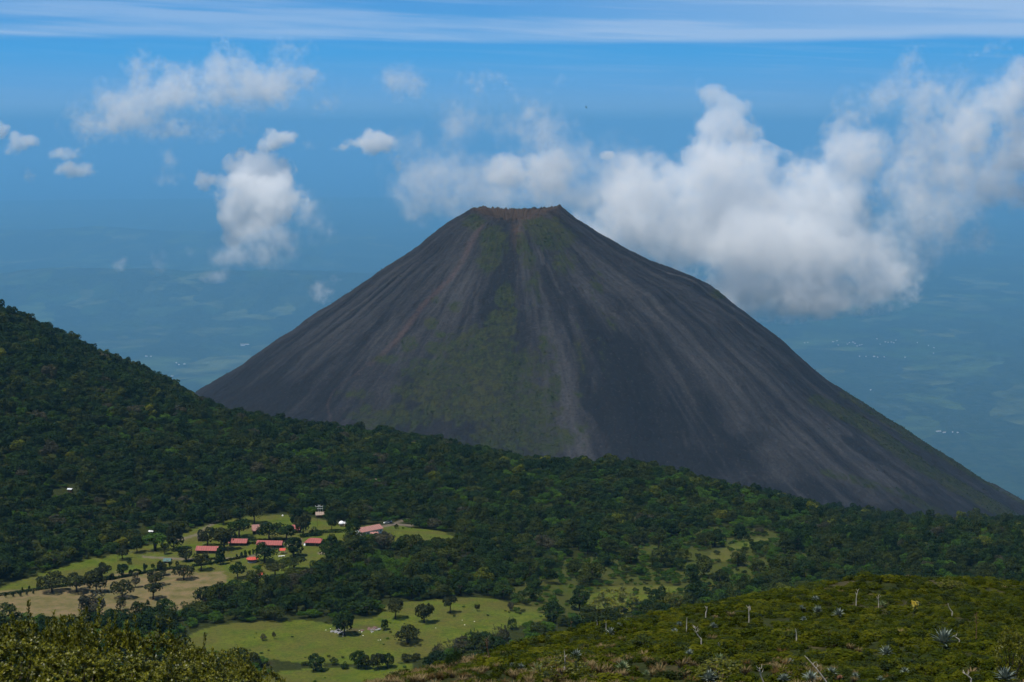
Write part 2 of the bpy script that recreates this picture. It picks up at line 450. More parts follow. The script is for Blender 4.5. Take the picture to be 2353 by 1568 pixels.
# ---- ground sheet, fine where the camera sees it
th_f = np.arange(-21, 21.001, .08)
th_c = 21 + 159 * (np.linspace(0, 1, 50)[1:] ** 1.5)
TH = np.radians(np.concatenate([-th_c[::-1][:-1] if False else -th_c[::-1], th_f, th_c[:-1]]))
def geo(a, b, k):
    n = max(1, int(round(math.log(b / a) / math.log(k)))); return list(a * (b / a) ** (np.arange(n) / n))
RR = np.array(geo(3, 40, 1.12) + geo(40, 300, 1.013) + geo(300, 640, 1.02) + geo(640, 1300, 1.0032) + geo(1300, 2000, 1.008) + geo(2000, 14000, 1.03) + [14000.0])
def polar_sheet(rr, th, hf):
    r, t = np.meshgrid(rr, th, indexing='ij')
    x = r * np.sin(t); y = r * np.cos(t); z = hf(x, y)
    nr, ntt = r.shape
    i = np.arange(nr - 1)[:, None] * ntt; j = np.arange(ntt)[None]; j2 = (j + 1) % ntt
    F = np.stack([i + j, i + j2, i + ntt + j2, i + ntt + j], -1).reshape(-1, 4)[:, ::-1]
    return x, y, z, F

gm, nt = new_mat('ground_cover')
at = N(nt, 'ShaderNodeAttribute', attribute_name='cover'); sep = N(nt, 'ShaderNodeSeparateColor'); L(nt, at.outputs['Color'], sep.inputs[0])
geoN = N(nt, 'ShaderNodeNewGeometry'); pos = geoN.outputs['Position']
nA = noise(nt, pos, .035, 7, .68); nB = noise(nt, pos, .12, 6, .65); nC = noise(nt, pos, .55, 6, .72)
grass = ramp(nt, nB, [(.28, (.042, .072, .005)), (.46, (.076, .104, .009)), (.66, (.108, .122, .014))])
grass = mixc(nt, maprange(nt, nA, .42, .58), grass, (.092, .088, .018))
grass = mixc(nt, maprange(nt, nC, .45, .70, 0, .75), grass, (.030, .046, .008))
dryc = ramp(nt, nB, [(.3, (.105, .085, .036)), (.5, (.155, .120, .055)), (.72, (.20, .138, .075))])
dryc = mixc(nt, maprange(nt, nA, .5, .66, 0, .7), dryc, (.10, .10, .032))
soil = ramp(nt, nC, [(.3, (.010, .016, .003)), (.6, (.030, .036, .007)), (.75, (.055, .055, .014))])
trk = ramp(nt, nC, [(.3, (.12, .095, .07)), (.7, (.19, .155, .12))])
cc = mixc(nt, sep.outputs[0], soil, grass)
cc = mixc(nt, mth(nt, 'MULTIPLY', sep.outputs[1], maprange(nt, nB, .3, .55, .55, 1)), cc, dryc)
cc = mixc(nt, mth(nt, 'MULTIPLY', sep.outputs[2], .85), cc, trk)
a2 = N(nt, 'ShaderNodeAttribute', attribute_name='bare')
cc = mixc(nt, a2.outputs['Fac'], cc, ramp(nt, nC, [(.3, (.040, .034, .014)), (.7, (.095, .072, .036))]))
finish(nt, cc, .95, .1, bump=nC, bump_d=.6, bump_s=.7)

x, y, z, F = polar_sheet(RR, TH, ground_h)
gme = mesh_np('ground', np.c_[x.ravel(), y.ravel(), z.ravel()], F, gm, True)
me_, br_, dr_, tr_ = land_masks(x.ravel(), y.ravel(), z.ravel())
rv = np.hypot(x, y).ravel()
add_attr(gme, 'cover', 'FLOAT_COLOR', np.c_[np.maximum(me_ * 1.0, br_ * .45), dr_ * 1.0, tr_, np.ones(len(me_))])
uu, vv = project(x.ravel(), y.ravel(), z.ravel())
ruin = np.maximum(np.exp(-(((uu - 815) / 22) ** 2 + ((vv - 1448) / 6) ** 2)), np.exp(-(((uu - 845) / 26) ** 2 + ((vv - 1441) / 5) ** 2))) * (rv > 500)
pit = np.exp(-(((uu - 612) / 14) ** 2 + ((vv - 1525) / 5) ** 2)) * (rv > 500)
add_attr(gme, 'bare', 'FLOAT', np.clip(np.where(rv < 420, sstep(.55, .75, fbm(x.ravel() / 7, y.ravel() / 7, 66)) * .7, 0) + ruin * .9 + pit * .8, 0, 1))
ground = link(bpy.data.objects.new('ground', gme)); tag(ground, 'green hillside with meadows falling to the valley', 'ground', kind='structure')

# ---- plain and sea
pm, nt = new_mat('plain_fields')
geoN = N(nt, 'ShaderNodeNewGeometry'); pos = geoN.outputs['Position']
mp = N(nt, 'ShaderNodeMapping'); mp.inputs['Scale'].default_value = (1, .55, 1); L(nt, pos, mp.inputs[0])
warp = N(nt, 'ShaderNodeTexNoise', i_Scale=.00046, i_Detail=4.0); L(nt, pos, warp.inputs['Vector'])
wa = N(nt, 'ShaderNodeVectorMath', operation='MULTIPLY_ADD'); L(nt, warp.outputs['Color'], wa.inputs[0]); wa.inputs[1].default_value = (1400, 1400, 0); L(nt, mp.outputs[0], wa.inputs[2])
vo = N(nt, 'ShaderNodeTexVoronoi', i_Scale=.0016); L(nt, wa.outputs[0], vo.inputs['Vector'])
vs = N(nt, 'ShaderNodeSeparateColor'); L(nt, vo.outputs['Color'], vs.inputs[0])
n1 = noise(nt, pos, .00017, 6, .6); n2 = noise(nt, pos, .0017, 7, .65); n3 = noise(nt, pos, .008, 5, .7)
wood = ramp(nt, n3, [(.3, (.014, .022, .012)), (.55, (.032, .044, .022)), (.75, (.055, .07, .036))])
field = ramp(nt, vs.outputs[0], [(0, (.04, .065, .022)), (.35, (.07, .10, .032)), (.7, (.10, .115, .045)), (1, (.14, .125, .07))], 'CONSTANT')
field = mixc(nt, maprange(nt, n3, .45, .7, 0, .6), field, (.045, .07, .025))
fm = mth(nt, 'MULTIPLY', maprange(nt, vs.outputs[1], .40, .68), maprange(nt, n2, .40, .60))
fm = mth(nt, 'MULTIPLY', fm, maprange(nt, n1, .36, .52))
finish(nt, mixc(nt, fm, wood, field), .95, .05, bump=n3, bump_d=50, bump_s=.8)
TH2 = np.radians(np.concatenate([-th_c[::-1], np.arange(-21, 21.001, .2), th_c[:-1]]))
R2 = np.array(geo(13960, 82000, 1.012) + [82000.0])
def plain_full(x, y):
    r = np.hypot(x, y)
    return np.where(r < 14000, plain_h(x, y) - 3, plain_h(x, y)) * sstep(82500, 75000, r) + PLAIN * (1 - sstep(82500, 75000, r))
x, y, z, F = polar_sheet(R2, TH2, plain_full)
pl = obj_np('plain', np.c_[x.ravel(), y.ravel(), z.ravel()], F, pm, None, True); tag(pl, 'hazy lowland of woods and fields far below', 'plain', kind='structure')
sm, nt = new_mat('sea_water')
geoN = N(nt, 'ShaderNodeNewGeometry')
finish(nt, ramp(nt, noise(nt, geoN.outputs['Position'], .0001, 5), [(.3, (.012, .05, .09)), (.7, (.02, .07, .12))]), .5, .3)
x, y, z, F = polar_sheet(np.array(geo(82000, 190000, 1.06) + [190000.0]), TH2, lambda x, y: np.full(x.shape, PLAIN))
se = obj_np('sea', np.c_[x.ravel(), y.ravel(), z.ravel()], F, sm, None, True); tag(se, 'blue sea along the hazy horizon', 'sea', kind='structure')

# ---- the cone
VX, VY = 6.0, 3000.0
# flanks surveyed from the skyline: radius, height on the left flank, height on the right flank
FL = [(60, -153.0, -154.0), (72, -154, -154.4), (84, -156.5, -157), (96, -163, -164.4), (108, -169.5, -171.7), (120, -176.4, -178), (132, -183, -184.6), (144, -191.5, -191.5), (156, -202, -199.4), (168, -211.7, -206.5),
      (180, -222.4, -213.1), (192, -231, -219.5), (200, -236, -224), (220, -248.6, -233.8), (240, -260.7, -244.4), (260, -273.5, -255.1), (280, -288.5, -263.7), (300, -302.2, -271.1), (320, -316.4, -278.5),
      (340, -329.1, -287.8), (360, -342.1, -304), (380, -354, -315), (400, -367.5, -326.5), (420, -381, -340), (440, -393.8, -355.6), (460, -407.5, -370.8), (480, -421.1, -385.5), (500, -435.5, -400.5), (520, -452, -417),
      (540, -464, -434), (560, -476, -451.5), (580, -487, -467.5), (600, -498, -482.5), (640, -522.0, -509), (680, -554.0, -534), (720, -585.0, -559), (760, -615.0, -584), (800, -646.0, -611), (840, -677.0, -637), (880, -708.0, -663),
      (920, -738.0, -690), (980, -784.6, -718), (1100, -856.0, -784), (1300, -968.0, -889.5), (1700, -1177.0, -1190.0), (2300, -1470.0, -1438.0)]
FL = np.array(FL, float); rl = rr_ = FL[:, 0]; hl = FL[:, 1]; hr = FL[:, 2]
def ang_w(t, c, wd): return np.exp(-((np.angle(np.exp(1j * (t - c)))) / wd) ** 2)
def cone_h(r, t):
    w = .5 + .5 * np.cos(t)
    w = w * w * (3 - 2 * w)
    # contour points lie a little behind the widest section: stretch the flanks to suit
    k = RSTRETCH
    h = np.interp(r * k, rl, hl) * (1 - w) + np.interp(r * k, rr_, hr) * w
    front = .5 - .5 * np.sin(t)
    rim_r = 79 + 3 * np.cos(2 * t) + 3 * np.sin(3 * t + 1)
    rim_h = -155 - 15 * ang_w(t, -1.7, .8) + 6 * ang_w(t, -.1, .6) + .5 * ang_w(t, 2.6, .5) - 2.5 * ang_w(t, 1.5, .6)
    base = np.interp(rim_r * k, rl, hl) * (1 - w) + np.interp(rim_r * k, rr_, hr) * w
    h = h + (rim_h - base) * np.exp(-np.maximum(r - rim_r, 0) / 32)
    # crater bowl
    q = np.clip(1 - r / rim_r, 0, 1)
    bowl = rim_h - 52 * sstep(0, .6, q)
    mean_in = -204
    bowl = bowl * (1 - sstep(.55, .9, q)) + mean_in * sstep(.55, .9, q)
    h = np.where(r < rim_r, np.minimum(bowl, h + 0 * r + 1e3 * (r >= rim_r)), h)
    x = np.cos(t); y = np.sin(t)
    # gullies down the fall line, rocks at the rim
    tw = t + (fbm(r * x / 160, r * y / 160, 27, 3) - .5) * .16
    g = (fbm(tw * 24, r / 420, 21, 4) - .5) * 4.5 + (fbm(tw * 80, r / 160, 22, 3) - .5) * 1.6
    g = g * sstep(84, 300, r) * sstep(2300, 1500, r)
    rocks = (fbm(t * 34, r / 14, 23, 4, .6) - .5) * 9 * np.exp(-((r - rim_r) / 34) ** 2)
    rocks = np.where(rocks > 0, rocks * 1.5, rocks * .5)
    rough = (fbm(r * x / 9, r * y / 9, 24, 5, .6) - .5) * 4.2 + (fbm(r * x / 55, r * y / 55, 28, 4, .55) - .5) * 9 * sstep(100, 220, r)
    # ledge on the right skyline
    ledge = 9 * np.exp(-((r - 372) / 26) ** 2) * ang_w(t, .1, .22)
    # old lava flows round the foot
    flow = (fbm(t * 7, r / 260, 25, 4) - .5) * 26 * sstep(450, 900, r)
    return h + g + rocks + rough + ledge + flow * sstep(-.2, .6, -np.sin(t))
RSTRETCH = 1.0
nth = 1300
tt = np.linspace(0, 2 * np.pi, nth, endpoint=False) + np.pi / 2     # seam at the back
rad = np.concatenate([np.linspace(4, 62, 15)[:-1], np.arange(62, 125, 1.6), np.arange(125, 1000, 2.8), geo(1000, 2300, 1.02), [2300]])
r, t = np.meshgrid(rad, tt, indexing='ij')
cz = cone_h(r, np.angle(np.exp(1j * t)))
vx = VX + r * np.cos(t); vy = VY + r * np.sin(t)
nr = len(rad)
i = np.arange(nr - 1)[:, None] * nth; j = np.arange(nth)[None]; j2 = (j + 1) % nth
F = np.stack([i + j, i + nth + j, i + nth + j2, i + j2], -1).reshape(-1, 4)
u, v = project(vx, vy, cz)
frontm = sstep(.35, .0, np.sin(t))
def blob(lst):
    s = np.zeros(u.shape)
    for (a, b, ru, rv_, *st) in lst:
        s = np.maximum(s, (st[0] if st else 1) * np.exp(-(((u - a) / ru) ** 2 + ((v - b) / rv_) ** 2) ** 1.4))
    return s * frontm
def strip(pts, wd, soft=.5):
    d = seg_d(u, v, pts) ; return sstep(wd, wd * soft, d) * frontm
f1 = fbm(t * 60, r / 60, 61, 4); f2 = fbm(vx / 9, vy / 9, 62, 4); f3 = fbm(t * 22, r / 420, 63, 4); f4 = fbm(t * 130, r / 330, 64, 3)
veg = blob([(1150, 745, 38, 40), (1100, 805, 95, 55), (1050, 862, 125, 50), (1150, 870, 105, 80), (1200, 940, 90, 80), (1090, 930, 130, 50), (980, 900, 75, 28), (1275, 1010, 60, 40),
            (1180, 1010, 150, 40, .75), (900, 960, 120, 36, .7), (820, 905, 60, 12, .6), (990, 742, 16, 16), (1000, 800, 26, 20), (940, 790, 22, 22), (890, 826, 34, 12), (1012, 768, 14, 10),
            (1132, 556, 34, 44), (1124, 602, 32, 28), (1090, 512, 26, 20), (1200, 560, 18, 36, .8), (1215, 600, 20, 30, .85), (1250, 522, 55, 24), (1275, 548, 55, 30), (1295, 600, 40, 40, .6),
            (1160, 682, 26, 30), (1178, 720, 16, 16), (1045, 705, 20, 14, .7), (1250, 830, 30, 90, .62), (1272, 910, 22, 70, .65), (1225, 660, 26, 60, .55), (1370, 660, 20, 70, .5), (1330, 860, 18, 130, .45), (1330, 1000, 40, 50, .5),
            (1655, 676, 22, 12), (1400, 780, 30, 90, .4), (1000, 690, 12, 8), (960, 830, 40, 14, .7), (1960, 950, 70, 14, .5)])
veg = np.maximum(veg, strip([(1880, 920), (2000, 985), (2100, 1060), (2200, 1120), (2400, 1230)], 34) * .78)
veg = np.maximum(veg, strip([(1900, 1085), (2060, 1130), (2160, 1180), (2260, 1215)], 24) * .55)
veg = np.maximum(veg, strip([(1960, 905), (2100, 1000), (2250, 1085), (2420, 1180)], 42) * .70)
veg = np.maximum(veg, (1 - frontm) * .55)
veg = veg * sstep(74, 88, r)
veg = sstep(.34, .66, veg * 1.05 + (f2 - .5) * .9 + (f1 - .5) * .5)
red = np.maximum(strip([(1106, 516), (1082, 560), (1062, 600), (1035, 640), (1006, 668), (972, 702), (940, 745), (905, 790), (872, 820), (850, 836)], 14, .1) * .9,
                 strip([(1082, 560), (1062, 600), (1035, 640), (1006, 668), (972, 702), (940, 745), (905, 790), (872, 820)], 3.0) )
red = np.maximum(red, strip([(850, 836), (800, 872), (765, 900), (752, 930), (760, 968)], 4) * .35)
rim_r = 79 + 3 * np.cos(2 * t) + 3 * np.sin(3 * t + 1)
orange = np.maximum(sstep(1.03, .93, r / rim_r), blob([(1190, 530, 16, 40, .8), (1200, 500, 60, 9, .9), (1215, 488, 70, 7, .8)]) * sstep(.3, .6, f2 + .1))
orange = np.maximum(orange, np.exp(-((r - rim_r) / 8) ** 2) * .5)
scree = blob([(1300, 900, 34, 160, .8), (1240, 640, 10, 120, .7), (1255, 840, 12, 130, .8), (1545, 900, 45, 100, .8), (1600, 960, 60, 60, .6), (1760, 800, 160, 110, .65), (2000, 1100, 110, 40, .7), (1900, 1000, 120, 60, .65),
              (1050, 660, 60, 130, .5), (850, 780, 110, 70, .45), (1330, 1010, 40, 50, .7), (1470, 760, 60, 80, .5), (1000, 850, 50, 60, .6), (900, 900, 90, 30, .4)])
scree = np.clip(scree * sstep(.3, .62, f3 + (f4 - .5) * .5) + .25 * sstep(.55, .75, f4), 0, 1)
dark = blob([(1420, 890, 70, 120), (1480, 1000, 90, 60), (1620, 1060, 140, 36), (1850, 1130, 160, 30), (2050, 1180, 120, 22), (620, 930, 170, 55, .9), (560, 890, 90, 30, .6), (1640, 970, 40, 60, .8), (1720, 1010, 60, 30, .8), (1150, 690, 40, 50, .6),
             (1000, 560, 60, 60, .35)])
dark = np.clip(dark * sstep(.25, .6, f3 + (f1 - .5) * .6 + .1), 0, 1)
b1 = fbm(t * 9 + (fbm(vx / 130, vy / 130, 71, 3) - .5) * 2.2, r / 700, 72, 4); b2 = fbm(t * 30 + (fbm(vx / 60, vy / 60, 73, 3) - .5) * 2.0, r / 260, 74, 4)
scree = np.clip(scree + .32 * sstep(.54, .70, b2) * sstep(150, 260, r) + .4 * sstep(.55, .66, b1), 0, 1)
dark = np.clip(dark + .8 * sstep(.46, .36, b1) + .5 * sstep(.44, .34, b2) * sstep(140, 240, r), 0, 1)
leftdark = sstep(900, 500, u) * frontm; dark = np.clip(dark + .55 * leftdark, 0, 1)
vm, nt = new_mat('cone_rock')
A = N(nt, 'ShaderNodeAttribute', attribute_name='cover'); sp_ = N(nt, 'ShaderNodeSeparateColor'); L(nt, A.outputs['Color'], sp_.inputs[0])
A2 = N(nt, 'ShaderNodeAttribute', attribute_name='rock'); s2 = N(nt, 'ShaderNodeSeparateColor'); L(nt, A2.outputs['Color'], s2.inputs[0])
A3 = N(nt, 'ShaderNodeAttribute', attribute_name='fall')
geoN = N(nt, 'ShaderNodeNewGeometry'); pos = geoN.outputs['Position']
st = noise(nt, A3.outputs['Vector'], 1.0, 6, .6); fine = noise(nt, pos, .22, 6, .7); mid = noise(nt, pos, .02, 5, .6)
rock = ramp(nt, st, [(.25, (.012, .013, .017)), (.5, (.019, .0195, .024)), (.75, (.029, .029, .034))])
pat = noise(nt, pos, .011, 6, .65)
rock = mixc(nt, maprange(nt, pat, .50, .62, 0, .55), rock, (.036, .035, .038))
rock = mixc(nt, maprange(nt, pat, .46, .36, 0, .6), rock, (.012, .0125, .016))
rock = mixc(nt, maprange(nt, mid, .40, .65, 0, .6), rock, (.022, .021, .023))
rock = mixc(nt, mth(nt, 'MULTIPLY', s2.outputs[0], .8), rock, (.054, .053, .055))
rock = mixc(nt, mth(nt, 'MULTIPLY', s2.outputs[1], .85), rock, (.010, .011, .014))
rock = mixc(nt, mth(nt, 'MULTIPLY', sp_.outputs[1], maprange(nt, mid, .3, .6, .35, .75)), rock, (.066, .045, .042))
rock = mixc(nt, mth(nt, 'MULTIPLY', sp_.outputs[2], maprange(nt, fine, .3, .6, .35, .95)), rock, (.080, .052, .034))
rock = mixc(nt, maprange(nt, fine, .46, .72, 0, .75), rock, (.010, .010, .012))
rock = mixc(nt, maprange(nt, fine, .42, .28, 0, .5), rock, (.075, .068, .064))
vegc = ramp(nt, fine, [(.3, (.010, .016, .007)), (.5, (.024, .032, .012)), (.75, (.048, .053, .020))])
vegc = mixc(nt, maprange(nt, mid, .45, .65, 0, .6), vegc, (.042, .042, .017))
clump = noise(nt, pos, .085, 6, .72)
cc = mixc(nt, mth(nt, 'MULTIPLY', sp_.outputs[0], maprange(nt, clump, .40, .56, .22, .95)), rock, vegc)
finish(nt, cc, .95, .1, bump=fine, bump_d=1.6, bump_s=.9)
vme = mesh_np('volcano', np.c_[vx.ravel(), vy.ravel(), cz.ravel()], F, vm, True)
o1 = np.ones(u.size)
add_attr(vme, 'cover', 'FLOAT_COLOR', np.c_[veg.ravel(), red.ravel(), orange.ravel(), o1])
add_attr(vme, 'rock', 'FLOAT_COLOR', np.c_[scree.ravel(), dark.ravel(), 0 * o1, o1])
add_attr(vme, 'fall', 'FLOAT_VECTOR', np.c_[(t * 30 + (fbm(vx / 70, vy / 70, 76, 3) - .5) * 3).ravel(), (r / 80).ravel(), 0 * o1])
volcano = link(bpy.data.objects.new('volcano', vme)); tag(volcano, 'dark bare volcanic cone with a crater on top', 'volcano', kind='structure')
VEG_PTS = (vx, vy, cz, veg, frontm, f1, r)
# ================================================================ foliage
def foliage_mat(name, dark, mid, light, transl=.25, rough=.7, spec=.10, objvar=.35):
    m, nt = new_mat(name)
    a = N(nt, 'ShaderNodeAttribute', attribute_name='tone')
    oi = N(nt, 'ShaderNodeObjectInfo')
    t = mth(nt, 'ADD', mth(nt, 'MULTIPLY', a.outputs['Fac'], 1 - objvar), mth(nt, 'MULTIPLY', oi.outputs['Random'], objvar))
    finish(nt, ramp(nt, t, [(.12, dark), (.5, mid), (.9, light)]), rough, spec, transl=transl)
    return m
bark = plain_mat('bark', (.065, .05, .038), .9, .1, .4, 6)
palebark = plain_mat('pale_bark', (.22, .19, .16), .9, .1, .3, 6)
FM = {
    'dark': foliage_mat('leaves_dark', (.007, .018, .004), (.016, .036, .006), (.040, .074, .010)),
    'olive': foliage_mat('leaves_olive', (.012, .021, .004), (.030, .044, .006), (.068, .082, .012)),
    'bright': foliage_mat('leaves_bright', (.022, .055, .006), (.048, .105, .010), (.095, .160, .016), .35),
    'yellow': foliage_mat('leaves_yellow', (.055, .075, .008), (.105, .125, .012), (.16, .16, .015), .35),
    'meadow': foliage_mat('leaves_meadow_tree', (.013, .020, .006), (.026, .034, .009), (.046, .052, .013)),
    'grey': foliage_mat('leaves_grey', (.030, .032, .018), (.055, .054, .028), (.085, .078, .045)),
    'scrub': foliage_mat('leaves_scrub', (.014, .024, .002), (.041, .054, .003), (.092, .096, .006), .22, .8, .03, .5),
    'oak': foliage_mat('leaves_oak', (.032, .040, .002), (.092, .100, .004), (.21, .20, .012), .25, .42, .28, .15),
    'straw': foliage_mat('dry_grass', (.08, .062, .025), (.145, .11, .05), (.23, .17, .085), .2, .8, .05),
    'rust': foliage_mat('leaves_rust', (.05, .032, .010), (.09, .055, .016), (.13, .08, .025)),
}

def unit(v): return v / np.maximum(np.linalg.norm(v, axis=-1, keepdims=True), 1e-9)
def leaf_cards(P, Nn, size, g, elong=1.0):
    n = len(P)
    a = unit(np.cross(Nn, g.normal(size=(n, 3)))); b = np.cross(Nn, a)
    s = size[:, None] * .5
    V = np.stack([P - a * s * elong, P - b * s, P + a * s * elong, P + b * s], 1).reshape(-1, 3)
    return V, np.arange(4 * n).reshape(n, 4)
SHAPES = {   # centre height, half height, blobs, leaves, leaf size, lower limit
    'round': (.60, .40, 15, 1150, .066, .18), 'tall': (.56, .46, 16, 1250, .075, .10), 'wood': (.52, .48, 13, 1050, .068, .02),
    'flat': (.68, .30, 13, 1000, .066, .32), 'shrub': (.42, .56, 12, 900, .075, -.05), 'column': (.52, .50, 15, 1000, .10, .04), 'broken': (.60, .40, 9, 760, .066, .12),
}
def crown_mesh(shape, seed, mat, name='crown'):
    g = np.random.default_rng(seed)
    zc, hz, nb, nl, ls, lo = SHAPES[shape]
    B = []
    while len(B) < nb:
        p = g.normal(size=3); p = p / np.linalg.norm(p) * g.uniform(.35, .78) ** .8
        if p[2] < -.55: continue
        B.append((p[0] * .5, p[1] * .5, p[2] * hz + zc, g.uniform(.14, .235), g.uniform(0, 1)))
    B.append((0, 0, zc, .26, .4))
    B = np.array(B)
    k = g.integers(0, len(B), nl * 2)
    d = unit(g.normal(size=(nl * 2, 3)) + np.array([0, 0, .45]))
    rr = B[k, 3:4] * g.uniform(.72, 1.08, (nl * 2, 1))
    P = B[k, :3] + d * rr * np.array([1, 1, min(1.25, hz * 2.3)])
    # keep those not buried in another clump
    q = ((P[:, None, :] - B[None, :, :3]) / np.array([1, 1, min(1.25, hz * 2.3)])) ** 2
    depth = np.sqrt(q.sum(-1)) / B[None, :, 3]
    depth[np.arange(len(k)), k] = 9
    keep = (depth.min(1) > .72) & (P[:, 2] > lo)
    P = P[keep][:nl]; d = d[keep][:nl]; k = k[keep][:nl]
    Nn = unit(d + g.normal(size=d.shape) * .5)
    V, F = leaf_cards(P, Nn, g.uniform(.65, 1.4, len(P)) * ls, g)
    m = mesh_np(name, V, F, mat)
    add_attr(m, 'tone', 'FLOAT', np.repeat(np.clip(B[k, 4] * .55 + g.uniform(0, 1, len(P)) * .45, 0, 1), 4))
    return m
def trunk_mesh(seed, shape, mat, fork=False):
    g = random.Random(seed); b = MB()
    zc, hz, *_ = SHAPES[shape]
    lean = (g.uniform(-.05, .05), g.uniform(-.05, .05))
    top = zc - hz * .25
    if fork:
        for s in (-1, 1):
            b.tube([(s * .02, 0, -.06), (s * .07, .01, top * .6), (s * .15, .02, top + .15)], [.036, .028, .012], 6)
    b.tube([(0, 0, -.06), (lean[0] * .5, lean[1] * .5, top * .55), (lean[0], lean[1], top), (lean[0] * 1.3, lean[1] * 1.3, zc + hz * .5)], [.042, .033, .026, .008], 7)
    for i in range(5):
        a = i * 1.256 + g.uniform(-.4, .4); z0 = top * g.uniform(.6, 1.0); rr = g.uniform(.22, .36)
        b.tube([(lean[0] * .8, lean[1] * .8, z0), (math.cos(a) * rr * .55, math.sin(a) * rr * .55, z0 + .12), (math.cos(a) * rr, math.sin(a) * rr, z0 + g.uniform(.18, .32))], [.02, .013, .006], 5)
    me = b.build('trunk', mat); d = me.data; bpy.data.objects.remove(me); return d

# meshes shared by the copies
CROWN = {}; TRUNK = {}
def get_crown(shape, var, m):
    k = (shape, var, m)
    if k not in CROWN: CROWN[k] = crown_mesh(shape, 100 * var + len(shape) * 7 + 3, FM[m])
    return CROWN[k]
def get_trunk(shape, var, fork=False):
    k = (shape, var, fork)
    if k not in TRUNK: TRUNK[k] = trunk_mesh(var * 13 + 5, shape, bark, fork)
    return TRUNK[k]
def tree(p, wd, ht, shape, var, m, label, group=None, name='tree', cat='tree', fork=False, rz=None, trunk=True):
    o = empty(name, p, random.uniform(0, 6.28) if rz is None else rz, (wd, wd, ht))
    link(bpy.data.objects.new('crown', get_crown(shape, var, m)), o)
    if trunk: link(bpy.data.objects.new('trunk', get_trunk(shape, var, fork)), o)
    return tag(o, label, cat, group)

def scatter(name, P, S, RZ, IDX, protos, label, cat, tilt=None):
    """one object of points that carry the shared meshes"""
    me = bpy.data.meshes.new(name); P = np.asarray(P, np.float32)
    me.vertices.add(len(P)); me.vertices.foreach_set('co', P.ravel())
    add_attr(me, 'size', 'FLOAT_VECTOR', S); rot = np.zeros((len(P), 3)); rot[:, 2] = RZ
    if tilt is not None: rot[:, :2] = tilt
    add_attr(me, 'turn', 'FLOAT_VECTOR', rot); add_attr(me, 'pick', 'INT', IDX)
    o = link(bpy.data.objects.new(name, me))
    ng = bpy.data.node_groups.new(name, 'GeometryNodeTree')
    ng.interface.new_socket('Geometry', in_out='INPUT', socket_type='NodeSocketGeometry')
    ng.interface.new_socket('Geometry', in_out='OUTPUT', socket_type='NodeSocketGeometry')
    gi = ng.nodes.new('NodeGroupInput'); go = ng.nodes.new('NodeGroupOutput'); jn = ng.nodes.new('GeometryNodeJoinGeometry')
    def attr(nm, typ):
        n = ng.nodes.new('GeometryNodeInputNamedAttribute'); n.data_type = typ; n.inputs[0].default_value = nm; return n.outputs[0]
    sz = attr('size', 'FLOAT_VECTOR'); tn = attr('turn', 'FLOAT_VECTOR'); pk = attr('pick', 'INT')
    for k, pr in enumerate(protos):
        oi = ng.nodes.new('GeometryNodeObjectInfo'); oi.transform_space = 'ORIGINAL'; oi.inputs['Object'].default_value = pr; oi.inputs['As Instance'].default_value = True
        cmp_ = ng.nodes.new('FunctionNodeCompare'); cmp_.data_type = 'INT'; cmp_.operation = 'EQUAL'
        ins = [s for s in cmp_.inputs if s.type == 'INT']
        ng.links.new(pk, ins[0]); ins[1].default_value = k
        ip = ng.nodes.new('GeometryNodeInstanceOnPoints')
        ng.links.new(gi.outputs[0], ip.inputs['Points']); ng.links.new(cmp_.outputs[0], ip.inputs['Selection'])
        ng.links.new(oi.outputs['Geometry'], ip.inputs['Instance']); ng.links.new(sz, ip.inputs['Scale'])
        ng.links.new(tn, ip.inputs['Rotation'])
        ng.links.new(ip.outputs[0], jn.inputs[0])
    ng.links.new(jn.outputs[0], go.inputs[0])
    md = o.modifiers.new('plants', 'NODES'); md.node_group = ng
    return tag(o, label, cat, kind='stuff')

def thin(x, y, dmin):
    """drop points nearer than dmin to an earlier one"""
    cell = {}; keep = []
    for i, (a, b) in enumerate(zip(x, y)):
        c = (int(a // dmin), int(b // dmin)); ok = True
        for dx in (-1, 0, 1):
            for dy in (-1, 0, 1):
                for j in cell.get((c[0] + dx, c[1] + dy), ()):
                    if (x[j] - a) ** 2 + (y[j] - b) ** 2 < dmin * dmin: ok = False; break
                if not ok: break
            if not ok: break
        if ok: cell.setdefault(c, []).append(i); keep.append(i)
    return np.array(keep)

S_ = 1 / 1.632     # full-size photograph pixels -> the 2353 px sheet
def px_m(p): return FU / (p.y * cp - p.z * sp)     # sheet pixels per metre at a point
MT = []            # crown centres of single trees, kept free of the wood
def place_tree(bu, bv, wpx, hpx, shape, var, m, label, group, **kw):
    p = on_ground(bu * S_, bv * S_)
    k = px_m(p) / S_
    wd = wpx / k * 1.12; ht = hpx / k * 1.02
    MT.append((p.x, p.y, wd))
    return tree(p + Vector((0, 0, -.1)), wd, ht, shape, var, m, label, group, **kw)
G1 = 'single trees standing in the cabin meadow'; G2 = 'single trees standing in the lower meadow'
c1 = lambda x, y: (x / 2.351, 1800 + y / 2.351)
c2 = lambda x, y: (650 + x / 3.357, 1850 + y / 3.357)
c3 = lambda x, y: (1100 + x / 3.357, 1800 + y / 3.357)
c4 = lambda x, y: (650 + x / 1.681, 2150 + y / 1.681)
c9 = lambda x, y: (1150 + x / 2.941, 2300 + y / 2.941)
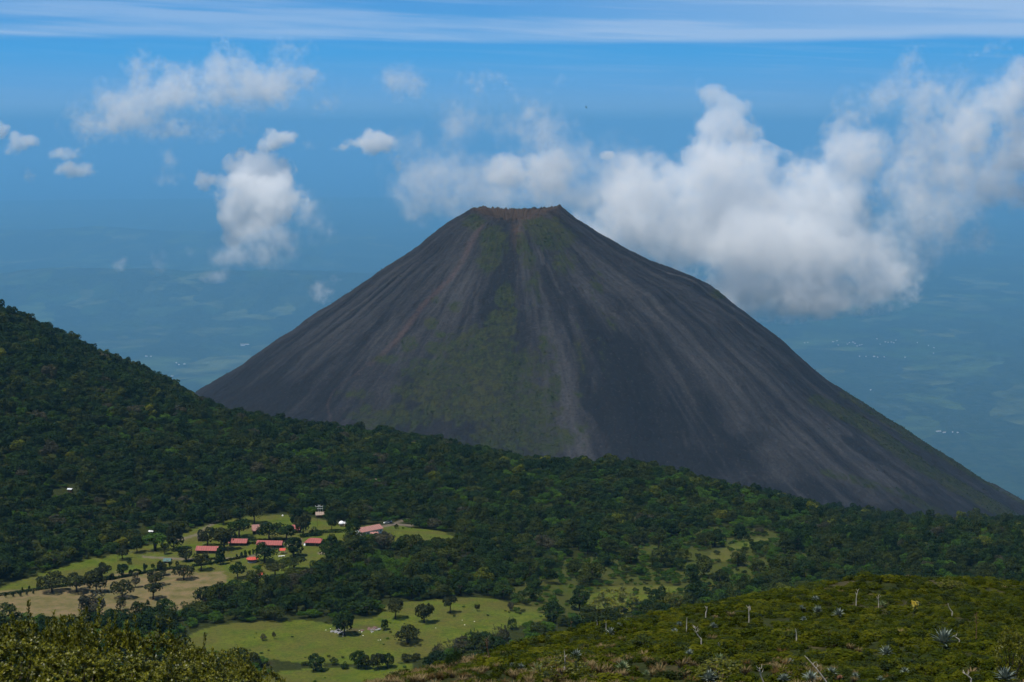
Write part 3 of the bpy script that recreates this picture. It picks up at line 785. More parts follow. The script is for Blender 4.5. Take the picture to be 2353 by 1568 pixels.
# (crop, base x, base y, crown width, height, shape, variant, leaves, label)
TREES = [
 (c1, 1080, 705, 105, 110, 'round', 0, 'meadow', 'round topped tree in the open grass just below the end of the left forest edge'),
 (c1, 1210, 642, 110, 140, 'round', 1, 'dark', 'thin trunked tree standing right against the shaded left forest edge'),
 (c1, 1368, 628, 165, 160, 'flat', 2, 'bright', 'light green spreading tree with a forked trunk by the left forest edge', dict(fork=True)),
 (c1, 1450, 657, 75, 105, 'flat', 1, 'olive', 'small thin young tree beside the forked light green one'),
 (c1, 1535, 617, 150, 205, 'tall', 0, 'meadow', 'tall dark tree between the forked light green tree and the brown shed'),
 (c1, 1640, 718, 128, 125, 'round', 2, 'meadow', 'round tree just in front of the left end of the leftmost red roofed cabin'),
 (c1, 1775, 800, 132, 150, 'round', 0, 'meadow', 'wide round tree with a clear trunk below the leftmost long red roof'),
 (c1, 1618, 880, 150, 135, 'round', 1, 'meadow', 'tree on the tan grass with a ragged skirt of shadow, right of the hedge middle'),
 (c1, 1425, 845, 85, 125, 'tall', 1, 'meadow', 'narrow tree growing out of the long dark hedge near the teal shelter'),
 (c1, 1075, 852, 90, 115, 'tall', 2, 'dark', 'upright oval tree just above the long hedge, by the clipped arch'),
 (c1, 905, 872, 140, 145, 'round', 2, 'meadow', 'broad tree above the long hedge, left of the clipped bushes'),
 (c1, 462, 990, 200, 175, 'round', 1, 'meadow', 'broad round tree astride the left part of the hedge with a wide pool of shade'),
 (c1, 678, 990, 195, 155, 'round', 0, 'meadow', 'wide low tree astride the hedge, second from the left edge'),
 (c1, 848, 995, 150, 195, 'tall', 0, 'meadow', 'tall bushy tree in front of the hedge, third from the left edge'),
 (c1, 1193, 950, 82, 125, 'broken', 1, 'grey', 'thin see-through tree on the tan grass below the hedge'),
 (c1, 1375, 935, 145, 140, 'round', 2, 'meadow', 'rounded tree behind the two tiered one on the tan grass'),
 (c1, 1352, 1050, 155, 140, 'flat', 0, 'meadow', 'flat tiered tree on the tan grass with its shade right under it'),
 (c1, 1080, 1045, 165, 160, 'round', 1, 'meadow', 'large domed tree in the middle of the bare tan ground'),
 (c1, 1060, 1155, 115, 120, 'broken', 0, 'meadow', 'lower tree just under the large domed tree on the tan ground'),
 (c1, 825, 1228, 235, 250, 'round', 2, 'grey', 'big leaning grey green tree at the lower edge of the tan ground', dict(fork=True)),
 (c1, 1832, 585, 135, 165, 'round', 1, 'meadow', 'tree half hiding the dark brown shed'),
 (c1, 1982, 615, 160, 205, 'tall', 2, 'meadow', 'tall tree touching the left end of the upper red roofed cabin'),
 (c1, 1943, 745, 80, 150, 'column', 1, 'dark', 'slim column shaped tree beside the path above the hedge end'),
 (c1, 1305, 1098, 38, 45, 'shrub', 1, 'dark', 'little dark shrub alone on the tan ground'),
 (c1, 1140, 745, 40, 48, 'shrub', 0, 'dark', 'little round bush in the grass by a thin pole'),
 (c1, 985, 858, 40, 48, 'shrub', 2, 'dark', 'little round bush just above the hedge beside the broad tree'),
 (c1, 340, 960, 50, 60, 'shrub', 1, 'meadow', 'low shrub on the hedge left of the broad round tree'),
 (c2, 825, 560, 265, 225, 'round', 0, 'dark', 'very wide dark tree behind the upper red roofed cabin'),
 (c2, 540, 590, 130, 160, 'round', 2, 'dark', 'dark tree between the brown shed and the upper cabin'),
 (c2, 1200, 590, 240, 225, 'round', 1, 'dark', 'wide dark tree standing right behind the longest red roof'),
 (c2, 1425, 595, 235, 230, 'round', 2, 'dark', 'wide dark tree behind the right end of the longest red roof'),
 (c2, 1635, 532, 190, 270, 'tall', 1, 'meadow', 'tall tree above the hip roofed cabin, in front of the green clearing'),
 (c2, 1540, 430, 180, 230, 'tall', 0, 'dark', 'dark tree at the right corner of the small upper clearing'),
 (c2, 1020, 385, 220, 275, 'round', 0, 'meadow', 'big umbrella like tree in the small upper clearing'),
 (c2, 850, 350, 180, 190, 'wood', 2, 'dark', 'dense tree left of the umbrella like one in the upper clearing'),
 (c2, 635, 392, 155, 200, 'round', 1, 'meadow', 'tree at the top corner of the meadow where the dirt track enters the wood'),
 (c2, 1995, 465, 125, 190, 'round', 2, 'dark', 'slender trunked tree left of the white double domed tent'),
 (c2, 2245, 615, 175, 310, 'tall', 2, 'dark', 'tall dark tree in front of the long pale red building'),
 (c2, 1150, 875, 260, 250, 'round', 1, 'dark', 'large dark tree right of the upper round kiosk'),
 (c2, 1515, 800, 225, 230, 'tall', 0, 'dark', 'tall dark tree right of the red awning'),
 (c2, 1517, 975, 305, 170, 'flat', 1, 'olive', 'very wide flat topped tree on the bright lawn below the red awning'),
 (c2, 812, 1078, 185, 195, 'round', 0, 'dark', 'dark round tree left of the lower round kiosk'),
 (c2, 1287, 1050, 215, 155, 'flat', 2, 'meadow', 'low spreading tree right of the lower round kiosk'),
 (c2, 1060, 995, 115, 90, 'flat', 0, 'bright', 'small light green tree just above the lower round kiosk'),
 (c2, 965, 1085, 135, 110, 'shrub', 1, 'meadow', 'low bush half covering the lower round kiosk'),
 (c2, 1975, 850, 240, 330, 'wood', 1, 'dark', 'great dark tree covering the right side of the hip roofed cabin'),
 (c2, 1790, 530, 150, 110, 'shrub', 2, 'dark', 'rounded dark bush above the hip roofed cabin'),
 (c3, 1295, 612, 50, 60, 'shrub', 0, 'dark', 'small bush beside the pale lane end'),
 (c3, 1455, 860, 110, 100, 'shrub', 1, 'yellow', 'yellow green bush at the lower edge of the right lawn'),
 (c4, 1080, 392, 115, 155, 'tall', 1, 'dark', 'dark dense tree over the broken stone pit in the lower meadow'),
 (c4, 1400, 288, 95, 128, 'round', 0, 'meadow', 'tree with a short trunk at the upper middle of the lower meadow'),
 (c4, 1582, 312, 98, 128, 'tall', 2, 'meadow', 'oval tree right of the short trunked one in the lower meadow'),
 (c4, 1745, 252, 85, 110, 'flat', 1, 'meadow', 'tree with tiered branches at the upper right of the lower meadow'),
 (c4, 1915, 240, 34, 50, 'round', 2, 'meadow', 'tiny lollipop shaped tree at the upper right of the lower meadow'),
 (c4, 1478, 442, 138, 108, 'round', 1, 'meadow', 'two trunked tree alone in the middle of the lower meadow', dict(fork=True)),
 (c4, 1330, 358, 44, 65, 'tall', 0, 'dark', 'small pointed tree right of the reddish stone heap'),
 (c4, 565, 424, 44, 42, 'broken', 1, 'grey', 'sparse grey shrub in the left of the lower meadow'),
 (c4, 635, 415, 28, 42, 'broken', 2, 'grey', 'sparse upright sapling in the left of the lower meadow'),
 (c4, 897, 616, 90, 105, 'tall', 1, 'dark', 'cone shaped dark tree at the bottom edge of the lower meadow'),
 (c4, 1165, 602, 82, 115, 'tall', 2, 'dark', 'pointed dark tree in the bottom row of the lower meadow'),
 (c4, 1215, 606, 60, 85, 'tall', 0, 'meadow', 'grey green bush right of the pointed tree in the bottom row'),
 (c4, 1290, 606, 80, 105, 'tall', 1, 'meadow', 'bushy upright tree in the middle of the bottom row'),
 (c4, 1350, 596, 72, 90, 'tall', 2, 'dark', 'dark upright bush at the right of the bottom row'),
 (c4, 1475, 556, 70, 52, 'shrub', 0, 'meadow', 'rounded bush at the foot of the scrub slope, right of the bottom row'),
 (c4, 1530, 545, 46, 46, 'shrub', 1, 'meadow', 'smaller pointed bush right of the rounded one at the foot of the slope'),
 (c4, 1080, 602, 50, 50, 'shrub', 2, 'dark', 'little dark bush left of the pointed tree in the bottom row'),
 (c4, 490, 582, 130, 85, 'shrub', 1, 'meadow', 'wide dark bush beside the reddish pit behind the oak thicket'),
 (c4, 2125, 238, 36, 55, 'tall', 1, 'grey', 'grey upright bush at the far right end of the lower meadow'),
]
for row in TREES:
    cf, x0, y0, w0, h0, shp, var, m, lab = row[:9]; kw = row[9] if len(row) > 9 else {}
    sc = {c1: 2.351, c2: 3.357, c3: 3.357, c4: 1.681, c9: 2.941}[cf]
    bu, bv = cf(x0, y0)
    bush = shp == 'shrub'
    place_tree(bu, bv, w0 / sc * 1.06, h0 / sc * 1.05, shp, var, m, lab, G2 if cf is c4 else G1, name='bush' if bush else 'tree', cat='bush' if bush else 'tree', **kw)
# ================================================================ the woods
def fg_line(u):       # top edge of the near thicket and scrub slope in the view
    return np.interp(u, [-200, 0, 100, 230, 330, 440, 520, 560, 620, 750, 1000, 1150, 1400, 1700, 1950, 2353, 2600], [1385, 1392, 1408, 1425, 1450, 1470, 1500, 1520, 1580, 1570, 1512, 1470, 1405, 1350, 1312, 1316, 1316])
g = np.random.default_rng(11)
n = 90000
yy = np.sqrt(g.uniform(430 ** 2, 1960 ** 2, n)); xx = g.uniform(-.43, .43, n) * yy
kp = thin(xx, yy, 7.8); xx = xx[kp]; yy = yy[kp]
zz_ = ground_h(xx, yy)
me1, br1, dr1, tr1 = land_masks(xx, yy, zz_)
cl = np.zeros(len(xx), bool)
for p in MT: cl |= (xx - p[0]) ** 2 + (yy - p[1]) ** 2 < (p[2] * .55 + 2.5) ** 2
HUT = [(262, 1842), (1399, 1809), (566, 1998), (1198, 1935), (1289, 1975), (1380, 1992), (1402, 2015), (1454, 1962), (1180, 2045)]
for a, b in HUT:
    q = on_ground(a * S_, b * S_)
    cl |= ((xx - q.x) / 8) ** 2 + ((yy - q.y + 10) / 22) ** 2 < 1
pu, pvv = project(xx, yy, zz_)
# spread of the crowns: keep them from leaning over the meadows' near edges
mm = np.zeros(len(xx), bool)
for dy in (0, 9, 18):
    mA = land_masks(xx, yy + dy, ground_h(xx, yy + dy))[0] if dy else me1
    mm |= mA
for dx in (-4, 4): mm |= land_masks(xx + dx, yy, zz_)[0]
sparse = br1 & (g.uniform(0, 1, len(xx)) > .26)
thinned = g.uniform(0, 1, len(xx)) < .06
ok = ~(mm | cl | sparse | thinned | (tr1 > .2)) & (yy > 620)
fx, fy, fz = xx[ok], yy[ok], zz_[ok]
nf = len(fx)
patch = fbm(fx / 90, fy / 90, 91, 3); patch2 = fbm(fx / 28, fy / 28, 92, 2)
wd = g.uniform(7.5, 15.0, nf) * (.8 + .45 * fbm(fx / 140, fy / 140, 93))
ht = wd * g.uniform(.72, 1.05, nf) * (.8 + .4 * fbm(fx / 60, fy / 60, 94))
ht = np.where(g.uniform(0, 1, nf) < .05, ht * 1.35, ht)
ht = ht * np.where((fx > 250) & (fy > 1100), 1.12, 1.0)
edge = land_masks(fx, fy - 18, ground_h(fx, fy - 18))[0]
ht = np.where(edge, ht * .9, ht)
uq = g.uniform(0, 1, nf) + (patch - .5) * .9 + .16 * sstep(-150, 200, fx) - .14 * sstep(-120, -350, fx)  # darker leaf kinds leftward imitate cloud shadow, lighter ones rightward imitate sunlit wood
kind = np.where(uq < .46, 0, np.where(uq < .80, 1, 2))       # dark, olive, bright
kind = np.where((g.uniform(0, 1, nf) < .012), 3, kind)
kind = np.where((g.uniform(0, 1, nf) < .03) & (kind < 2), 4, kind)
var = g.integers(0, 4, nf)
shp_i = g.integers(0, 3, nf)
KN = ['dark', 'olive', 'bright', 'yellow', 'grey']; SN = ['wood', 'wood', 'round']
small = kind == 2
wd = np.where(small, wd * .72, wd); ht = np.where(small, ht * .6, ht)
u0, v0 = project(fx, fy, fz + ht * .6)
infr = (u0 > 5) & (u0 < 2348) & (v0 < fg_line(u0) - 8)
score = np.where(infr, wd / fy, 0)
pickd = np.argsort(-score)[:285]
isel = np.zeros(nf, bool); isel[pickd] = True
kind[pickd[g.uniform(0, 1, len(pickd)) < .10]] = 2; wd[pickd] = np.where(kind[pickd] == 2, np.minimum(wd[pickd], 7.5), wd[pickd]); ht[pickd] = np.where(kind[pickd] == 2, np.minimum(ht[pickd], 5), ht[pickd])
def zone(u, v):
    if u > 1370: return 'in the wood behind the scrub slope'
    if v < 1245 and u < 560: return 'at the foot of the wooded hill'
    if u < 1000 and v > 1330: return 'in the belt between the two meadows'
    return 'in the wood right of the cabins'
KL = {'dark': 'dense dark green tree', 'olive': 'olive green rounded tree', 'bright': 'low bright green bushy tree', 'yellow': 'yellow green tree', 'grey': 'greyish thin leaved tree'}
protos = {}
for i in pickd:
    kd = KN[kind[i]]; sh = SN[shp_i[i]]
    o = tree((fx[i], fy[i], fz[i] - .2), wd[i], ht[i], sh, int(var[i]), kd, KL[kd] + ' ' + zone(u0[i], v0[i]), KL[kd] + 's ' + zone(u0[i], v0[i]), rz=g.uniform(0, 6.28))
    protos.setdefault((kd, sh, int(var[i])), [c for c in o.children if c.name.startswith('crown')][0])
keys = sorted(protos)
kid = {k: i for i, k in enumerate(keys)}
rest = np.where(~isel)[0]
def nearest_key(kd, sh, vr):
    if (kd, sh, vr) in kid: return kid[(kd, sh, vr)]
    c = [k for k in keys if k[0] == kd] or keys
    return kid[c[vr % len(c)]]
idx = np.array([nearest_key(KN[kind[i]], SN[shp_i[i]], int(var[i])) for i in rest])
scatter('forest', np.c_[fx, fy, fz - .4][rest], np.c_[wd, wd, ht][rest], g.uniform(0, 6.28, len(rest)), idx, [protos[k] for k in keys],
        'unbroken green forest covering the hillside below the volcano', 'forest')
# undergrowth: low bright shrubs on the brushy clearing, in the gaps and along the edges
crowns = {k: protos[k] for k in keys}
bk = [k for k in keys if k[0] == 'bright'] ; ok_ = [k for k in keys if k[0] == 'olive']; dk = [k for k in keys if k[0] == 'dark']
n = 60000
ux = g.uniform(-.40, .40, n); uy = np.sqrt(g.uniform(640 ** 2, 1700 ** 2, n)); ux = ux * uy
kp = thin(ux, uy, 3.4); ux = ux[kp]; uy = uy[kp]; uz = ground_h(ux, uy)
me2, br2, dr2, tr2 = land_masks(ux, uy, uz)
r1 = g.uniform(0, 1, len(ux)); pt = fbm(ux / 30, uy / 30, 95, 3)
gap = ~me2 & ~br2 & (r1 < .22 + .5 * sstep(.5, .65, fbm(ux / 70, uy / 70, 97, 2)))
brush = br2 & (r1 < sstep(.30, .52, pt) * .95 + .12) & ~(me2 & (r1 > .22))
tuft = me2 & (dr2 == 0) & (r1 < .16 * sstep(.46, .62, pt) * (ux > -140)) 
sel = (gap | brush | tuft) & (tr2 < .1)
ux, uy, uz, gp, tf = ux[sel], uy[sel], uz[sel], gap[sel], tuft[sel]
nu = len(ux)
sw = np.where(gp, g.uniform(4.0, 8.0, nu), np.where(tf, g.uniform(.8, 2.2, nu), g.uniform(2.2, 5.5, nu))); sh_ = sw * g.uniform(.5, .85, nu)
r2 = g.uniform(0, 1, nu)
ui = np.where(r2 < .55, 0, np.where(r2 < .85, 1, 2))
pl_ = [protos[bk[0]], protos[ok_[0]], protos[dk[0]]]
scatter('undergrowth', np.c_[ux, uy, uz - .3], np.c_[sw, sw, sh_], g.uniform(0, 6.28, nu), ui, pl_, 'low bright green shrubs and creepers between the trees', 'undergrowth')
# shrubs dotted over the cone
ax, ay, az, av, afr, af, ar = VEG_PTS
w_ = (av * .9 + .04) * sstep(100, 130, ar) * sstep(1150, 1000, ar) * ar * (afr + .25)
w_ = (w_ * (af > .42)).ravel(); w_ = w_ / w_.sum()
ii = g.choice(len(w_), 34000, p=w_)
ns = len(ii); sw = g.uniform(.7, 2.0, ns) * np.where(g.uniform(0, 1, ns) < .08, 1.6, 1)
scatter('cone_shrubs', np.c_[ax.ravel()[ii] + g.uniform(-2, 2, ns), ay.ravel()[ii] + g.uniform(-2, 2, ns), az.ravel()[ii] - .5], np.c_[sw, sw, sw * .75], g.uniform(0, 6.28, ns), (g.uniform(0, 1, ns) < .75).astype(int), [protos[dk[0]], protos[ok_[0]]],
        'dark green shrubs dotted over the bare cone', 'shrubs')
# ================================================================ near slope: scrub, thicket, agaves
g = np.random.default_rng(23)
def clump_mesh(name, seed, mat, nl, ls, dome=(.5, .5, .8), elong=1.0, up=.35):
    g = np.random.default_rng(seed)
    nb = 9; B = np.c_[g.uniform(-.30, .30, nb), g.uniform(-.30, .30, nb), g.uniform(.15, .55, nb), g.uniform(.2, .34, nb), g.uniform(0, 1, nb)]
    k = g.integers(0, nb, nl); d = unit(g.normal(size=(nl, 3)) + np.array([0, 0, .55])); P = B[k, :3] + d * B[k, 3:4] * g.uniform(.6, 1.08, (nl, 1))
    P[:, 2] = np.maximum(P[:, 2], .0)
    Nn = unit(d + g.normal(size=d.shape) * .55 + np.array([0, 0, up * .3]))
    V, F = leaf_cards(P, Nn, g.uniform(.6, 1.4, nl) * ls, g, elong)
    m = mesh_np(name, V, F, mat); add_attr(m, 'tone', 'FLOAT', np.repeat(np.clip(B[k, 4] * .5 + g.uniform(0, .5, nl), 0, 1), 4))
    return m
def tuft_mesh(name, seed, mat, nb=60):
    g = np.random.default_rng(seed); V = []; F = []
    for i in range(nb):
        a = g.uniform(0, 6.28); r0 = g.uniform(0, .22); ln = g.uniform(.4, 1.0); t = g.uniform(.1, .65); w = g.uniform(.02, .045)
        p0 = np.array([math.cos(a) * r0, math.sin(a) * r0, 0]); d = np.array([math.cos(a) * t, math.sin(a) * t, 1]); d /= np.linalg.norm(d)
        s = np.array([-math.sin(a), math.cos(a), 0]) * w; b = len(V)
        m = p0 + d * ln * .6; tip = p0 + d * ln + np.array([math.cos(a), math.sin(a), -.6]) * ln * .18
        V += [p0 - s, p0 + s, m + s * .8, m - s * .8, tip + s * .2, tip - s * .2]; F += [(b, b + 1, b + 2, b + 3), (b + 3, b + 2, b + 4, b + 5)]
    m = mesh_np(name, np.array(V), np.array(F), mat); add_attr(m, 'tone', 'FLOAT', np.repeat(g.uniform(0, 1, nb), 6)); return m

# scrub bushes one can tell apart on the slope and its crest: (base u, base v in full-size photograph pixels, width, height, leaves, label)
def shoot_mesh(name, seed, mat, nshoot, leaf, shape=(.5, .5, .95), per=10, sprouts=0):
    """a domed bush made of upright leaf whorls"""
    g = np.random.default_rng(seed); P = []; Nn = []; S = []; T = []
    k = 0
    lob = [(g.uniform(-.25, .25), g.uniform(-.25, .25), g.uniform(.25, .62), g.uniform(.2, .34)) for _ in range(9)] + [(0, 0, .4, .38)]
    lob = np.array(lob)
    pts = []
    while len(pts) < nshoot:
        i = g.integers(0, len(lob)); d = unit(g.normal(size=3) + np.array([0, 0, .5])); p = lob[i, :3] + d * lob[i, 3] * g.uniform(.9, 1.05)
        if p[2] < .02: continue
        q = np.sqrt((((p - lob[:, :3])) ** 2).sum(1)) / lob[:, 3]; q[i] = 9
        if q.min() < .8: continue
        pts.append((p, unit(d + np.array([0, 0, 1.0])), g.uniform(0, 1)))
    for s in range(sprouts):
        p, d, t = pts[g.integers(0, len(pts))]
        if p[2] < .55: continue
        up = unit(np.array([g.normal() * .15, g.normal() * .15, 1.0]))
        for h in range(5): pts.append((p + up * leaf * 1.0 * (h + 1), up, t))
    for p, ax, tone in pts:
        a0 = g.uniform(0, 6.28); u_ = unit(np.cross(ax, g.normal(size=3))); w_ = np.cross(ax, u_)
        for j in range(per):
            a = a0 + j * 2.4; el = g.uniform(.25, 1.1); out = u_ * math.cos(a) + w_ * math.sin(a)
            d = out * math.cos(el) + ax * math.sin(el)
            P.append(p + d * leaf * .55 + ax * leaf * g.uniform(-.6, .5)); Nn.append(unit(np.cross(d, np.cross(ax, d)) + g.normal(size=3) * .25)); S.append(d); T.append(np.clip(tone * .6 + g.uniform(0, .4), 0, 1))
    P = np.array(P); Nn = unit(np.array(Nn)); D = np.array(S); T = np.array(T)
    B = np.cross(Nn, D); n = len(P); ln = leaf * g.uniform(.75, 1.2, (n, 1))
    V = np.stack([P - D * ln * .5, P + B * ln * .24 + D * ln * .1, P + D * ln * .5, P - B * ln * .24 + D * ln * .1], 1).reshape(-1, 3)
    m = mesh_np(name, V, np.arange(4 * n).reshape(n, 4), mat); add_attr(m, 'tone', 'FLOAT', np.repeat(T, 4)); return m
def stems_mesh(seed, mat):
    gg = random.Random(seed); b = MB()
    for i in range(7):
        a = i * .9 + gg.uniform(-.3, .3); r = gg.uniform(.12, .34)
        b.tube([(math.cos(a) * .03, math.sin(a) * .03, -.15), (math.cos(a) * r * .6, math.sin(a) * r * .6, .3), (math.cos(a) * r, math.sin(a) * r, gg.uniform(.5, .75))], [.022, .015, .005], 5)
    o = b.build('stem', mat); d = o.data; bpy.data.objects.remove(o); return d
STEM = [stems_mesh(3, bark), stems_mesh(8, bark)]

# ---- the oak thicket close by on the left
OAK = [shoot_mesh('foliage', 40 + i, FM['oak'], 640, .036, per=11, sprouts=14) for i in range(4)]
OL = ['olive oak bush at the left edge with a tall pointed shoot standing up', 'olive oak bush, topmost of the thicket, under the dark trees of the tan ground', 'olive oak bush in the middle of the thicket skyline', 'olive oak bush on the thicket skyline left of the lower meadow',
      'olive oak bush with knobbly shoots against the lower meadow', 'olive oak bush at the right end of the thicket, against the lower meadow', 'lowest olive oak bush on the thicket edge, beside the reddish pit',
      'olive oak bush low in the left corner of the picture', 'olive oak bush at the bottom edge, second of the front row from the left', 'olive oak bush at the bottom edge in the middle of the front row', 'olive oak bush at the bottom edge, second of the front row from the right', 'olive oak bush at the bottom edge at the right end of the front row']
OP = [(20, 1382, 50, 150), (130, 1400, 53, 150), (250, 1418, 52, 150), (350, 1444, 52, 150), (440, 1462, 50, 135), (515, 1490, 49, 125), (575, 1528, 48, 105),
      (30, 1465, 44, 170), (170, 1478, 44, 170), (300, 1500, 44, 170), (420, 1520, 43, 160), (520, 1560, 43, 140)]
for i, (u, vt, Y, wp) in enumerate(OP):
    top = at_depth(u, vt, Y); zb = float(ground_h(np.array([top[0]]), np.array([Y]))[0]) - .2
    H = max(1.4, top[2] - zb); W = wp / FU * Y * 1.45
    o = empty('bush', (top[0], Y, zb), 1.7 * i, (W, W, H))
    link(bpy.data.objects.new('foliage', OAK[i % 4]), o); link(bpy.data.objects.new('stem', STEM[i % 2]), o)
    tag(o, OL[i], 'bush', 'oak bushes of the near thicket')

# ---- bigger bushes along the scrub slope
BIG = [shoot_mesh('foliage', 60 + i, FM[m], 420, .060, per=8, sprouts=8) for i, m in enumerate(('scrub', 'oak', 'dark'))]
BIGG = shoot_mesh('foliage', 67, FM['grey'], 260, .070, per=7, sprouts=14)
BUSH = [(2307, 2330, 158, 86, 1, 'large dark leafy bush standing on the crest above the tilted pale stalk'), (2545, 2294, 74, 62, 1, 'upright leafy bush on the crest, right of a short white stalk'),
        (2475, 2283, 52, 30, 0, 'low flat bush on the crest, left of a short white stalk'), (1776, 2438, 66, 60, 2, 'flat topped dark green bush at the slope edge above the meadow'),
        (1880, 2402, 56, 44, 3, 'grey green rounded bush at the slope edge under the brushy clearing'), (1702, 2508, 66, 58, 2, 'dark rounded bush amid the lower scrub slope'),
        (1644, 2462, 40, 40, 3, 'grey rounded bush where scrub slope and meadow meet'), (1712, 2440, 64, 34, 3, 'wide thin grey bush at the edge of the meadow'),
        (1920, 2360, 34, 36, 2, 'small dark bush beside the grey green one at the slope edge'), (3360, 2140, 60, 24, 0, 'low bush hump on the very top of the scrub slope'),
        (2900, 2190, 90, 34, 0, 'long low bush on the upper left crest of the scrub slope'), (3560, 2215, 80, 34, 1, 'dark low bush near the right end of the slope top'),
        (2700, 2555, 150, 62, 1, 'dark bush at the bottom edge left of the leaning dead stalk'), (2120, 2552, 150, 72, 1, 'dark broad bush at the bottom edge among brown grass'), (3120, 2430, 60, 40, 0, 'yellowish bush in the middle of the slope, above the long fallen stalk'),
        (3795, 2545, 110, 150, 1, 'tall dark bush in the bottom right corner beside a big agave'), (3000, 2555, 110, 50, 0, 'green bush at the bottom edge under the long fallen stalk'), (3480, 2540, 120, 46, 0, 'bright green low bush near the bottom right')]
for i, (bu, bv, w, h, m, lab) in enumerate(BUSH):
    p = on_ground(bu * S_, bv * S_); k = px_m(p) / S_
    W = w / k * 1.15; H = h / k * 1.25
    o = empty('bush', p + Vector((0, 0, -.15)), 2.1 * i, (W, W, H))
    link(bpy.data.objects.new('foliage', BIGG if m == 3 else BIG[m]), o); link(bpy.data.objects.new('stem', STEM[i % 2]), o)
    tag(o, lab, 'bush', 'larger bushes on the scrub slope')

# ---- agaves
def agave_mesh(seed, mat, nb=34, spread=1.0):
    g = random.Random(seed); V = []; F = []
    for i in range(nb):
        a = i * 2.399 + g.uniform(-.15, .15); t = i / nb
        el = R(80) * (1 - t) + R(8) * t + g.uniform(-.12, .12); ln = .62 * g.uniform(.8, 1.1) * (1 - .25 * (1 - t))
        w = .052 * g.uniform(.85, 1.15); ca, sa = math.cos(a), math.sin(a)
        out = Vector((ca, sa, 0)); s = Vector((-sa, ca, 0)); p = Vector((ca * .04, sa * .04, .06 + .10 * (1 - t)))
        b = len(V); bend = g.uniform(.10, .5) if t > .5 else g.uniform(0, .2); d_el = el
        for q in range(5):
            f = q / 4; ww = w * (0.75 + .6 * f * (1 - f) * 2) * (1 - f ** 2.2) + .002
            nrm = out * -math.sin(d_el) + Vector((0, 0, 1)) * math.cos(d_el)
            V += [tuple(p - s * ww + nrm * ww * .45), tuple(p), tuple(p + s * ww + nrm * ww * .45)]
            p = p + (out * math.cos(d_el) + Vector((0, 0, 1)) * math.sin(d_el)) * ln / 4; d_el -= bend / 4
        for q in range(4):
            r0 = b + q * 3
            F += [(r0, r0 + 1, r0 + 4, r0 + 3), (r0 + 1, r0 + 2, r0 + 5, r0 + 4)]
    me = mesh_np('agave', np.array(V), np.array(F), mat, True)
    add_attr(me, 'tone', 'FLOAT', np.repeat(np.random.default_rng(seed).uniform(0, 1, nb), 15)); return me
am = foliage_mat('agave_blade', (.06, .085, .07), (.125, .16, .13), (.24, .28, .235), .08, .5, .35, .2)
am2 = foliage_mat('agave_green', (.07, .11, .05), (.15, .20, .09), (.27, .31, .13), .12, .5, .35, .2)
AM = [agave_mesh(1, am), agave_mesh(2, am, 28), agave_mesh(3, am2, 30), agave_mesh(4, am, 44)]
AG = [(2159, 2468, 48, 0, 'grey agave in the middle of the slope, above the brown grass patch'), (2017, 2526, 56, 2, 'full green agave among brown grass, right of two grey ones'), (1954, 2512, 36, 0, 'small grey agave touching the left side of the green one'),
      (1921, 2506, 32, 1, 'leftmost grey agave of the slope'), (2335, 2514, 56, 2, 'green agave beside a reddish patch in the brown grass'), (2585, 2462, 40, 0, 'grey agave standing alone below the kinked dead stalk'),
      (2695, 2484, 48, 2, 'pale green slanting agave with leaves pointing right'), (2660, 2556, 64, 3, 'big grey agave cut by the bottom edge beside a dark bush'), (2424, 2534, 32, 2, 'yellow green small agave in the brown grass near the bottom'),
      (2529, 2374, 28, 0, 'narrow grey agave left of the straight white stalk'), (2547, 2351, 30, 1, 'pale agave just left of the straight white stalk'), (2288, 2382, 44, 1, 'spread grey agave under the large crest bush'),
      (2321, 2351, 24, 1, 'tiny agave below the large crest bush'), (2676, 2356, 32, 0, 'grey agave to the right of the kinked dead stalk'), (2353, 2331, 26, 1, 'small agave at the right foot of the large crest bush'),
      (2963, 2492, 34, 0, 'grey agave left of the long fallen stalk'), (2939, 2556, 44, 3, 'grey agave at the bottom edge by the leaning grey stalk'), (3067, 2300, 42, 0, 'fan shaped agave in the group of four on the upper slope'),
      (3006, 2288, 28, 1, 'small dark agave at the left of the group of four'), (3144, 2311, 44, 0, 'wide agave at the right of the group of four'), (3013, 2328, 26, 1, 'small pale agave lowest in the group of four'),
      (3535, 2420, 92, 3, 'largest blue grey agave, right side of the slope'), (3324, 2460, 56, 0, 'blue grey agave left of and below the largest one'), (3310, 2272, 28, 2, 'tiny bright agave in the upper middle of the slope'),
      (3039, 2556, 60, 3, 'grey agave at the bottom edge left of the fallen stalk foot'), (3114, 2536, 50, 0, 'grey agave right of the fallen stalk near the bottom edge'), (3768, 2556, 78, 3, 'big agave in the bottom right corner in front of the tall bush'),
      (3207, 2540, 28, 1, 'small pale agave at the bottom, right of the rusty plant'), (3301, 2556, 32, 1, 'small blue agave low at the bottom edge'), (3394, 2526, 36, 1, 'thin bluish agave near the bottom between two bushes'), (3058, 2252, 28, 1, 'faint agave highest of all on the slope')]
for i, (bu, bv, w, m, lab) in enumerate(AG):
    p = on_ground(bu * S_, bv * S_, .30); k = px_m(p) / S_; s = w / k * 1.12
    o = bpy.data.objects.new('agave', AM[m]); link(o); o.location = p; o.scale = (s, s, s * 1.05); o.rotation_euler = (random.uniform(-.12, .12) + .12, random.uniform(-.1, .1), 1.3 * i)
    tag(o, lab, 'agave', 'agaves growing in the scrub')

